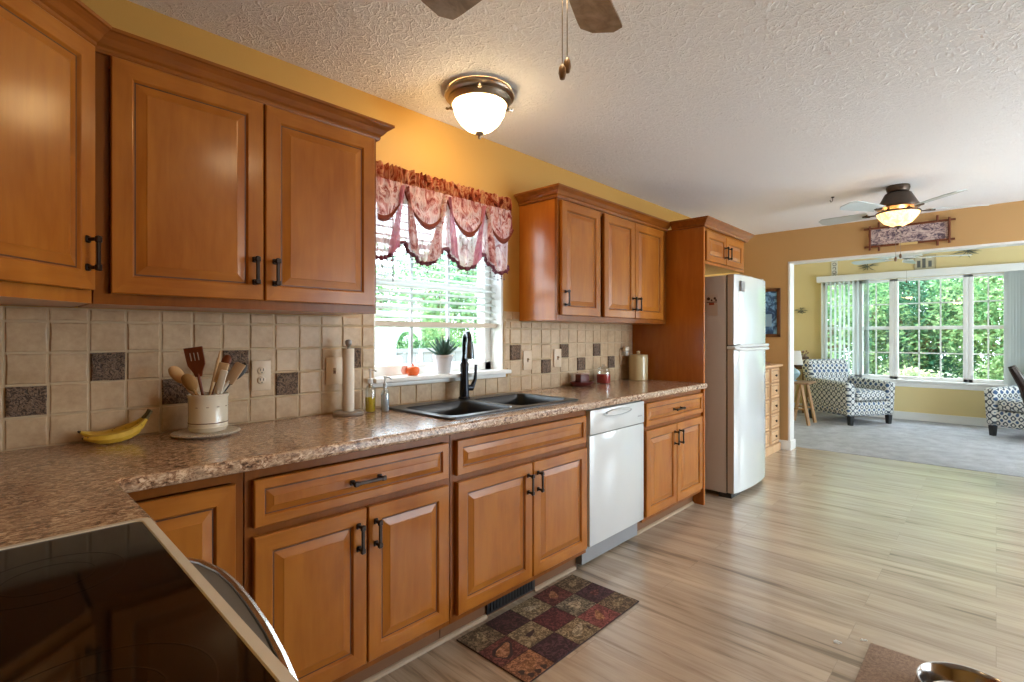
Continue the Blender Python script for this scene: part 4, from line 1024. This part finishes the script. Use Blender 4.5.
for k in range(26):
    a = k*2.4; el = .35+.95*(k/26); L = .095*(1-.15*el); d = Vector((math.cos(a)*math.cos(el), math.sin(a)*math.cos(el), math.sin(el)))
    p = Vector((0,0,.072)); b.tube([p, p+d*L*.4, p+d*L*.8+Vector((0,0,.006)), p+d*L+Vector((0,0,.012))], [.004,.0085,.005,.0008], 6, sq=.5)
b.build('leaves', mat('succulent_green', (.07,.16,.12), .5), t)
# right end items
t = thing('butter_dish', 'dark red rectangular dish and block on an oval red tray, left of the red jar', 'dish', (2.945,2.105,CT))
MB().lathe([(0,0),(.070,0),(.092,.010),(.112,.030),(.110,.033),(.088,.016),(0,.010)], 0,0,0,32, sy=.60).build('tray', mat('dark_red_ceramic', (.10,.012,.012), .3), t)
MB().rbox(-.050,.050,-.026,.026,.012,.082,.008,2).build('block', mat('maroon_block', (.09,.014,.012), .45), t)
MB().rbox(-.053,.053,-.029,.029,.0825,.090,.003,2).build('lid_rim', mat('pinkish_lid', (.45,.28,.22), .4), t)
t = thing('candle_jar', 'glass jar of red contents with a domed glass lid, beside the canister', 'jar', (3.22,2.11,CT))
MB().lathe([(0,.002),(.048,.002),(.051,.008),(.051,.088),(.042,.098),(.042,.104)], 0,0,0,28).build('jar_glass', 'bottle_glass', t)
MB().lathe([(0,.004),(.046,.004),(.049,.010),(.049,.068),(0,.068)], 0,0,0,28).build('red_filling', mat('red_wax', (.42,.01,.015), .4), t)
MB().lathe([(.043,.104),(.046,.108),(.034,.122),(.010,.130),(.012,.140),(0,.142)], 0,0,0,28).build('lid', 'bottle_glass', t)
t = thing('cream_canister', 'tall cream ceramic canister with a knobbed lid against the tall panel', 'canister', (3.665,2.075,CT))
CM = mat('cream_glaze', (.58,.47,.26), .25, Coat_Weight=.5, Coat_Roughness=.1)
MB().lathe([(0,0),(.070,0),(.074,.004),(.075,.188),(.072,.191),(0,.191)], 0,0,0,36).build('pot', CM, t)
MB().lathe([(.0745,.192),(.076,.196),(.070,.203),(.020,.208),(.010,.212),(.016,.222),(.014,.230),(0,.233)], 0,0,0,32).build('lid', CM, t)

# ------------------------------------------------------------------ mats on the floor, pet bowl
def patch(name, c0, c1, sc=55):
    m = mat(name, c0, .75); q = NT(m); q.col(q.ramp(q.noise(q.co(), sc, 4, .65, 1.4), [(.44,tuple(v*.6 for v in c0)),(.50,c0),(.58,tuple(v*1.25 for v in c1))])); return m
PT = {'o': patch('mat_olive', (.10,.065,.035), (.20,.14,.085)), 'p': patch('mat_plum', (.045,.018,.018), (.085,.03,.03)), 'k': patch('mat_khaki', (.17,.12,.065), (.30,.23,.14)), 'r': patch('mat_dark_red', (.09,.022,.02), (.15,.05,.04)), 'b': patch('mat_burgundy', (.07,.016,.02), (.12,.03,.032)), 'g': patch('mat_grey_olive', (.10,.085,.06), (.24,.20,.14), 60), 'u': patch('mat_purple', (.045,.016,.022), (.08,.03,.04)), 'c': patch('mat_copper', (.22,.09,.045), (.32,.15,.08)), 'e': patch('mat_rose', (.17,.04,.038), (.25,.08,.07)), 'l': patch('leaf_orange', (.28,.12,.05), (.36,.18,.10)), 'd': mat('leaf_dark', (.035,.015,.015), .7), 'h': patch('mat_light', (.30,.24,.16), (.42,.35,.25))}
t = thing('kitchen_mat', 'patchwork leaf-print kitchen mat in burgundy, olive and khaki before the sink', 'mat', (1.79,1.44,.001), 0); o = t.location
rows = ['opkro', 'lkbgu', 'cuker'][::1]
keys = list(PT); b = MB(); X0,X1,Y0,Y1 = 1.393,2.195,1.238,1.634
poly = [(X0,Y0),(X1,Y0),(X1,Y1),(X0,Y1)]
b.prism(poly, .001, .006, keys.index('d'))
cw = (X1-X0)/5; ch = (Y1-Y0)/3
for j, row in enumerate(['opkro','rkbgu','cukeo']):
    for i, k in enumerate(row):
        xa = X0+i*cw+.002; xb = X0+(i+1)*cw-.002; yb_ = Y1-j*ch-.002; ya = Y1-(j+1)*ch+.002
        b.box(xa,xb,ya,yb_,.006,.0072,keys.index(k))
def mleaf(cx, cy, a, L, W, k, z=.0074, n=14):
    vs = [];
    for i in range(n):
        th = 2*PI*i/n; r = 1+.18*math.cos(3*th); x = math.cos(th)*L*r; y = math.sin(th)*W*r
        vs.append((cx+x*math.cos(a)-y*math.sin(a), cy+x*math.sin(a)+y*math.cos(a), z))
    b.add(vs, [tuple(range(n))], keys.index(k))
def cc(i, j): return X0+(i+.5)*cw, Y1-(j+.5)*ch
for (i,j,k,L,W,a) in ((0,1,'d',.060,.040,.5),(0,1,'l',.052,.026,.5),(3,0,'l',.035,.022,.8),(0,2,'l',.050,.028,.3),(1,1,'d',.03,.012,.2),(2,0,'h',.045,.018,-.3),(2,2,'h',.050,.020,.4),(3,1,'h',.030,.030,0),(3,2,'l',.040,.020,.9),(4,0,'k',.040,.018,.4),(0,0,'k',.04,.02,1.1),(4,2,'k',.045,.022,.2),(4,1,'r',.03,.02,.2)):
    x, y = cc(i,j); mleaf(x, y, a, L, W, k, .0074+.0002*(k=='l')+.0001*(k=='h'))
for (dx_, dy_) in ((-.035,-.045),(.0,-.05),(.035,-.048),(-.05,-.01)):
    x, y = cc(0,2); mleaf(x+dx_, y+dy_, 0, .013, .013, 'd', .0078)
x, y = cc(2,2); mleaf(x+.05, y-.02, 1.2, .018, .006, 'd', .0078)
b.build('printed_top', [PT[k] for k in keys], t, o)
wm = mat('woven_brown', (.26,.17,.12), .9); q = NT(wm)
wv = q.n('ShaderNodeTexWave'); wv.inputs['Scale'].default_value = 70; wv.inputs['Distortion'].default_value = 3; q.l(q.co(), wv.inputs['Vector'])
q.col(q.ramp(q.math('ADD', q.math('MULTIPLY', wv.outputs['Fac'], .4), q.math('MULTIPLY', q.noise(q.co(), 85, 3, .6), .6)), [(.36,(.09,.05,.03)),(.56,(.44,.30,.21))])); q.bump(wv.outputs['Fac'], .5, .004)
t = thing('feeding_mat', 'brown woven mat under the steel pet bowl at the lower right', 'mat', (2.32,.06,0)); o = t.location
MB().rbox(1.97,2.548,-.30,.376,.0005,.009,.004,2).build('weave', wm, t, o)
t = thing('pet_bowl', 'stainless steel pet bowl on the brown woven mat', 'bowl', (2.33,.06,.0095))
MB().lathe([(0,.006),(.10,.006),(.118,.014),(.130,.045),(.139,.062),(.143,.066),(.147,.064),(.146,.058),(.158,.0),(.156,0),(.141,.055),(.125,.016),(.11,.004),(0,.004)], 0,0,0,48).build('bowl_shell', mat('bowl_steel', (.34,.31,.29), .16, 1), t)
MB().lathe([(.1432,.0655),(.1455,.0668),(.1478,.0645)], 0,0,0,48).build('rolled_rim', 'white_gloss', t)
for i, (px_, py_, s_, lab) in enumerate(((2.467,.475,.013,'larger crumpled white scrap lying alone on the laminate floor'), (2.560,.402,.009,'small white scrap on the floor touching the woven mat corner'))):
    t = thing('paper_scrap', lab, 'scrap', (px_,py_,.0), 0, 'white scraps on the floor'); b = MB(); r_ = random.Random(i)
    for k in range(6): b.rbox(-s_*.5,s_*.5,-s_*.35,s_*.35,.0005,.004,.0012,1, M4=Matrix.Translation((r_.uniform(-1,1)*s_, r_.uniform(-1,1)*s_, 0)) @ Matrix.Rotation(r_.uniform(0,3),4,'Z'))
    b.build('flakes', 'white_paint', t)

# ------------------------------------------------------------------ chest by the far wall, wall pictures
t = thing('drawer_chest', 'pine chest of drawers between the refrigerator and the far wall', 'chest of drawers', (5.7,1.97,0)); o = t.location
PN = wood('pine', (.50,.30,.15), (.64,.42,.24), .45, coat=.2); PND = wood('pine_shade', (.30,.16,.07), (.38,.22,.11), .5, coat=.1)
MB().box(5.22,6.20,1.76,2.19,.03,.93).build('carcass', PND, t, o)
MB().rbox(5.20,6.225,1.725,2.195,.932,.957,.006,2).build('top', PN, t, o)
MB().rbox(5.21,6.215,1.745,2.19,0,.085,.005,1).build('plinth', PN, t, o)
for (xa, xb) in ((5.25,5.82),(5.90,6.17)):
    for k in range(5):
        za = .105+k*.165; d = door_geo(MB(), xa, xb, za, za+.148, 1.748, .018).build('drawer', [PN,PN,'toe'], t, o)
        MB().lathe([(0,0),(.012,.002),(.014,.010),(.006,.016),(.006,.022)], n=12, M4=Matrix.Translation(((xa+xb)/2,1.728,za+.074)) @ Matrix.Rotation(-PI/2,4,'X')).build('knob', 'bronze', d, o)
b = thing('wallet_tray', 'low dark tray on the pine chest of drawers', 'tray', (5.98,1.90,.957)); MB().rbox(-.12,.12,-.08,.08,.0005,.022,.006,2).build('tray_body', 'toe', b)
t = thing('framed_picture', 'brown framed blue picture on the far wall beside the refrigerator', 'picture', (6.235,1.93,1.25)); o = t.location
b = MB(); ya, yb_, za, zb_ = 1.757,2.15,1.255,1.805
for r in ((ya,yb_,za,za+.035),(ya,yb_,zb_-.035,zb_),(ya,ya+.035,za,zb_),(yb_-.035,yb_,za,zb_)): b.rbox(6.228,6.2495,r[0],r[1],r[2],r[3],.004,1)
b.build('frame', wood('walnut', (.10,.04,.02), (.16,.07,.03), .4), t, o)
bl = patch('blue_print', (.04,.12,.30), (.15,.34,.60), 9)
pc = MB().box(6.238,6.248,ya+.035,yb_-.035,za+.035,zb_-.035).build('print', bl, t, o)
MB().box(6.2365,6.238,ya+.09,ya+.20,za+.12,za+.26).build('pale_inset', mat('pale_blue', (.25,.45,.65), .6), pc, o)
t = thing('log_framed_sign', 'long rustic twig-framed floral picture above the wide opening', 'picture', (6.24,.62,2.15)); o = t.location
b = MB().box(6.240,6.247,.32,.925,2.175,2.335); fp = mat('floral_panel', (.55,.45,.42), .7); q = NT(fp)
q.col(q.ramp(q.noise(q.co((1,1,1.6)), 22, 5, .7, 1.2), [(.42,(.10,.07,.10)),(.50,(.42,.30,.30)),(.56,(.62,.50,.45))])); b.build('print', fp, t, o)
TW = wood('twig_red', (.12,.035,.015), (.18,.06,.03), .5, coat=.1)
for pts in (((6.232,.27,2.345),(6.232,.975,2.345)),((6.232,.275,2.165),(6.232,.97,2.165)),((6.228,.315,2.13),(6.228,.315,2.37)),((6.228,.925,2.13),(6.228,.925,2.37)),((6.228,.40,2.345),(6.228,.40,2.40)),((6.228,.40,2.165),(6.228,.40,2.115)),((6.228,.85,2.345),(6.228,.85,2.40)),((6.228,.85,2.165),(6.228,.85,2.115))):
    MB().tube(pts, .010, 8).build('twig', TW, t, o)
MB().rbox(6.212,6.224,.545,.69,2.150,2.172,.003,1).build('plaque', mat('pale_gold_bar', (.72,.55,.25), .3, .6), t, o)  # plain pale gold bar across the lower twig
# living room wall decor
t = thing('vertical_word_plaque', 'narrow white vertical plaque with dark script above the blinds', 'plaque', (9.742,1.93,2.19)); o = t.location
MB().rbox(9.735,9.748,1.885,1.972,2.185,2.50,.003,1).build('board', mat('plaque_white', (.72,.70,.62), .6), t, o)
b = MB()
for k, z in enumerate((2.44,2.37,2.31,2.25)): 
    n = 12; b.tube([(9.733,1.928+.026*math.cos(a)*(.8 if k%2 else 1),z+.022*math.sin(a)) for a in [j*2*PI/n for j in range(n-(3 if k%2 else 0))]], .004, 5)
b.build('script', 'black', t, o)
t = thing('framed_tile', 'small square framed picture above the middle of the living room window', 'picture', (9.742,.77,2.24)); o = t.location
b = MB(); 
for r in ((.64,.90,2.235,2.252),(.64,.90,2.448,2.465),(.64,.657,2.235,2.465),(.883,.90,2.235,2.465)): b.rbox(9.73,9.748,r[0],r[1],r[2],r[3],.003,1)
b.build('frame', mat('frame_tan', (.45,.36,.20), .5), t, o)
pp = MB().box(9.738,9.747,.657,.883,2.252,2.448).build('print', mat('print_cream', (.58,.52,.36), .7), t, o)
b = MB().rbox(9.734,9.738,.69,.73,2.29,2.38,.001,1).rbox(9.734,9.738,.76,.80,2.28,2.42,.001,1).rbox(9.734,9.738,.82,.86,2.29,2.39,.001,1); b.build('figures', mat('figure_grey', (.12,.12,.11), .6), pp, o)
def sprig(label, y, z, s, rs):
    t = thing('metal_wall_sprig', label, 'wall decoration', (9.742,y,z), 0, 'metal leaf sprigs on the living room wall'); b = MB(); r_ = random.Random(rs)
    for k in range(16):
        a = r_.uniform(0,2*PI); L = s*r_.uniform(.5,1); b.tube([(-.008,0,0),(-.02,math.cos(a)*L*.5,math.sin(a)*L*.4+.01),(-.008,math.cos(a)*L,math.sin(a)*L*.5)], [.003,.006,.001], 5)
    b.build('leaves', mat('patina_metal', (.14,.15,.11), .5, .4), t); return t
sprig('dark spiky metal leaf sprig on the wall left of the small framed picture', 1.47, 2.36, .19, 1)
sprig('dark spiky metal leaf sprig on the wall right of the small framed picture', .30, 2.47, .20, 2)
sprig('small leafy sprig on the yellow wall just inside the opening', 2.42, 1.70, .13, 3)

# ------------------------------------------------------------------ living room blinds
VS = sheer('vertical_slat', (.72,.76,.76), 0.0)
t = thing('vertical_blind', 'white vertical blind with a long valance across the living room window', 'blind', (9.68,1.0,.62)); o = t.location
MB().rbox(9.62,9.745,-.62,2.16,2.145,2.245,.004,1).build('valance', 'white_paint', t, o)
def slat(b, y, ang, z0=.66, z1=2.145, w_=.089, x=9.68):
    c, s_ = math.cos(ang)*w_/2, math.sin(ang)*w_/2; n = 4; vs = []
    for i in range(n+1):
        q = i/n*2-1; bow_ = .006*(1-q*q); X = x+s_*q+bow_*math.cos(ang); Y = y+c*q-bow_*math.sin(ang); vs += [(X,Y,z0),(X,Y,z1)]
    b.add(vs, [(2*i,2*i+2,2*i+3,2*i+1) for i in range(n)], 0, True)
for k in range(9):
    b = MB(); slat(b, 2.09-k*.062, math.radians(98)); b.build('slat', VS, t, o)
b = MB()
for k in range(7): slat(b, 1.52-k*.011, math.radians(80+k))
b.build('slat_stack', VS, t, o)
b = MB()
for k in range(12): slat(b, -.11-k*.03, math.radians(40), .10)
b.build('slat_stack', VS, t, o)

# ------------------------------------------------------------------ armchairs
fb = mat('ikat_fabric', (.6,.6,.6), .9); q = NT(fb)
sx_ = q.n('ShaderNodeSeparateXYZ'); q.l(q.co((1,1,1)), sx_.inputs[0]); K = 2*PI/.085
cs = [q.math('COSINE', q.math('MULTIPLY', sx_.outputs[i], K)) for i in range(3)]
sm_ = q.math('ADD', q.math('ADD', cs[0], cs[1]), cs[2])
wob = q.math('ADD', sm_, q.math('MULTIPLY', q.math('SUBTRACT', q.noise(q.co(), 60, 2), .5), 1.0))
q.col(q.ramp(q.math('ADD', q.math('MULTIPLY', wob, .17), .5), [(0,(.05,.10,.20)),(.26,(.62,.63,.60)),(.45,(.66,.67,.64)),(.50,(.05,.065,.09)),(.66,(.10,.12,.15)),(.70,(.66,.67,.64)),(.88,(.66,.67,.64)),(.93,(.09,.13,.22))], 'CONSTANT'))
q.bump(q.noise(q.co(), 300, 2), .3, .002)
def armchair(label, x, y, rz):
    t = thing('armchair', label, 'armchair', (x,y,.004), rz, 'patterned armchairs in the living room')
    MB().rbox(-.385,.385,-.40,.36,.13,.33,.03,3).build('seat_base', fb, t)
    MB().rbox(-.255,.255,-.425,.24,.335,.475,.05,4, fn=lambda c: (c.x, c.y, c.z+.015*(1-(c.x/.26)**2))).build('seat_cushion', fb, t)
    for s_ in (-1,1):
        f = lambda c, s_=s_: (c.x+s_*.035*max(0,(c.z-.3))/.32, c.y, c.z-.05*max(0,c.y)/.4*0+.05*max(0,min(1,(c.y)/.35)))
        a = (.26,.40) if s_ == 1 else (-.40,-.26)
        MB().rbox(a[0],a[1],-.415,.34,.13,.60,.045,4, fn=f).build('arm', fb, t)
    MB().rbox(-.35,.35,.20,.40,.30,.90,.07,4, fn=lambda c: (c.x*(1+.16*(c.z-.3)), c.y+.22*(c.z-.3), c.z)).build('backrest', fb, t)
    for sx in (-1,1):
        for sy in (-1,1):
            b = MB(); z = [(x_,y_) for x_,y_ in ((-.032,-.032),(.032,-.032),(.032,.032),(-.032,.032))]
            lo = [(sx*.335+a*.75, sy*.34-.03+c*.75, 0) for a,c in z]; hi = [(sx*.335+a, sy*.34-.03+c, .13) for a,c in z]
            b.add(lo+hi, [(3,2,1,0),(4,5,6,7)]+[(k,(k+1)%4,4+(k+1)%4,4+k) for k in range(4)]); b.build('leg', 'black', t)
    return t
A = math.atan2(-.836,-.548)  # facing direction
armchair('patterned blue and white armchair left of the window, beside the wooden side table', 9.02, 1.62, A+PI/2)
armchair('patterned armchair at the right edge, partly behind a dark dining chair', 9.02, -.46, math.atan2(.6,-.8)+PI/2)
# side table + lamp
t = thing('side_table', 'rustic wooden A-frame side table beside the left armchair', 'side table', (8.30,2.06,.004))
OK_ = wood('oak_rustic', (.34,.19,.09), (.46,.28,.14), .5, coat=.1)
MB().rbox(-.22,.22,-.15,.19,.575,.605,.005,1).build('table_top', wood('oak_dark', (.20,.11,.06), (.3,.18,.1), .5, coat=.1), t)
for sx in (-1,1):
    for sy in (-1,1):
        MB().tube([(sx*.16,sy*.04,.575),(sx*.18,sy*.14,.0)], .024, 4, sm=False).build('leg', OK_, t)
    MB().tube([(sx*.165,-.11,.22),(sx*.165,.11,.22)], .012, 4, sm=False).build('stretcher', OK_, t)
t = thing('table_lamp', 'table lamp with a white shade and round glass base on the side table', 'lamp', (8.30,2.17,.610))
MB().lathe([(0,0),(.06,0),(.06,.01),(.03,.02),(.085,.07),(.10,.11),(.085,.15),(.03,.19),(.015,.20),(.015,.26),(0,.26)], 0,0,0,24).build('base', mat('teal_glass', (.25,.38,.42), .1, Coat_Weight=.8), t)
MB().lathe([(.135,.24),(.10,.44),(.098,.44),(.133,.24)], 0,0,0,28).build('shade', sheer('shade_white', (.85,.83,.78), 0), t)
t = thing('plant_stand', 'tall dark stand tucked behind the left armchair', 'stand', (9.50,2.42,.004))
MB().rbox(-.15,.15,-.15,.15,.72,.75,.005,1).build('shelf', 'toe', t)
for a in (-1,1):
    for c in (-1,1): MB().tube([(a*.12,c*.12,0),(a*.12,c*.12,.72)], .012, 8).build('leg', 'toe', t)
t = thing('flower_basket', 'dark basket of dried flowers on the stand behind the armchair', 'basket', (9.50,2.40,.7545))
MB().rbox(-.10,.10,-.14,.14,0,.17,.02,2).build('basket_body', mat('wicker_dark', (.10,.06,.04), .8), t)
b = MB(); r_ = random.Random(4)
for k in range(40):
    x, y, z = r_.uniform(-.10,.10), r_.uniform(-.15,.15), .17+r_.uniform(0,.10); b.tube([(x*.5,y*.5,.12),(x,y,z)], .002, 4); b.lathe([(0,-.012),(.014,-.004),(.016,.004),(0,.012)], x,y,z,6, mi=k%2+1 if k%2 == 0 else 2)
b.build('flowers', [mat('stem_g', (.06,.09,.04), .8), mat('dry_flower_red', (.25,.08,.08), .8), mat('dry_flower_cream', (.5,.42,.34), .8)], t)
# dining chair back at the right edge
t = thing('dining_chair', 'dark wooden dining chair cut off by the right edge of the photo', 'chair', (5.95,-.42,0)); DK = wood('espresso', (.010,.006,.006), (.022,.012,.010), .35)
def cback(y0, z0, y1, z1): return [(0,y0,z0),(0,y0+(y1-y0)*.35,z0+(z1-z0)*.45),(0,y1,z1)]
for sx in (-1,1):
    MB().tube([(sx*.20,.19,0),(sx*.20,.165,.45),(sx*.20,.215,.68),(sx*.195,.255,.86),(sx*.19,.325,1.01)], [.020,.026,.032,.034,.026], 8).build('rear_post', DK, t)
    MB().tube([(sx*.20,-.20,0),(sx*.20,-.20,.44)], [.016,.020], 8).build('leg', DK, t)
MB().rbox(-.23,.23,-.24,.20,.44,.475,.012,2).build('seat', DK, t)
MB().rbox(-.20,.20,-.012,.012,.0,.10,.01,2, M4=Matrix.Translation((0,.275,.90)) @ Matrix.Rotation(-.42,4,'X')).build('top_rail', DK, t)
b = MB(); P = [(.170,.50),(.185,.62),(.215,.74),(.250,.86),(.315,.985)]; vs = []
for (y_, z_) in P:
    for x in (-.185,.185): vs += [(x,y_-.006,z_),(x,y_+.010,z_)]
b.add(vs, [(i*4+a,i*4+c,i*4+4+c,i*4+4+a) for i in range(4) for a,c in ((0,1),(1,3),(3,2),(2,0))]+[(0,1,3,2),(16,17,19,18)]); b.build('back_panel', mat('brown_leather', (.06,.02,.014), .35), t)
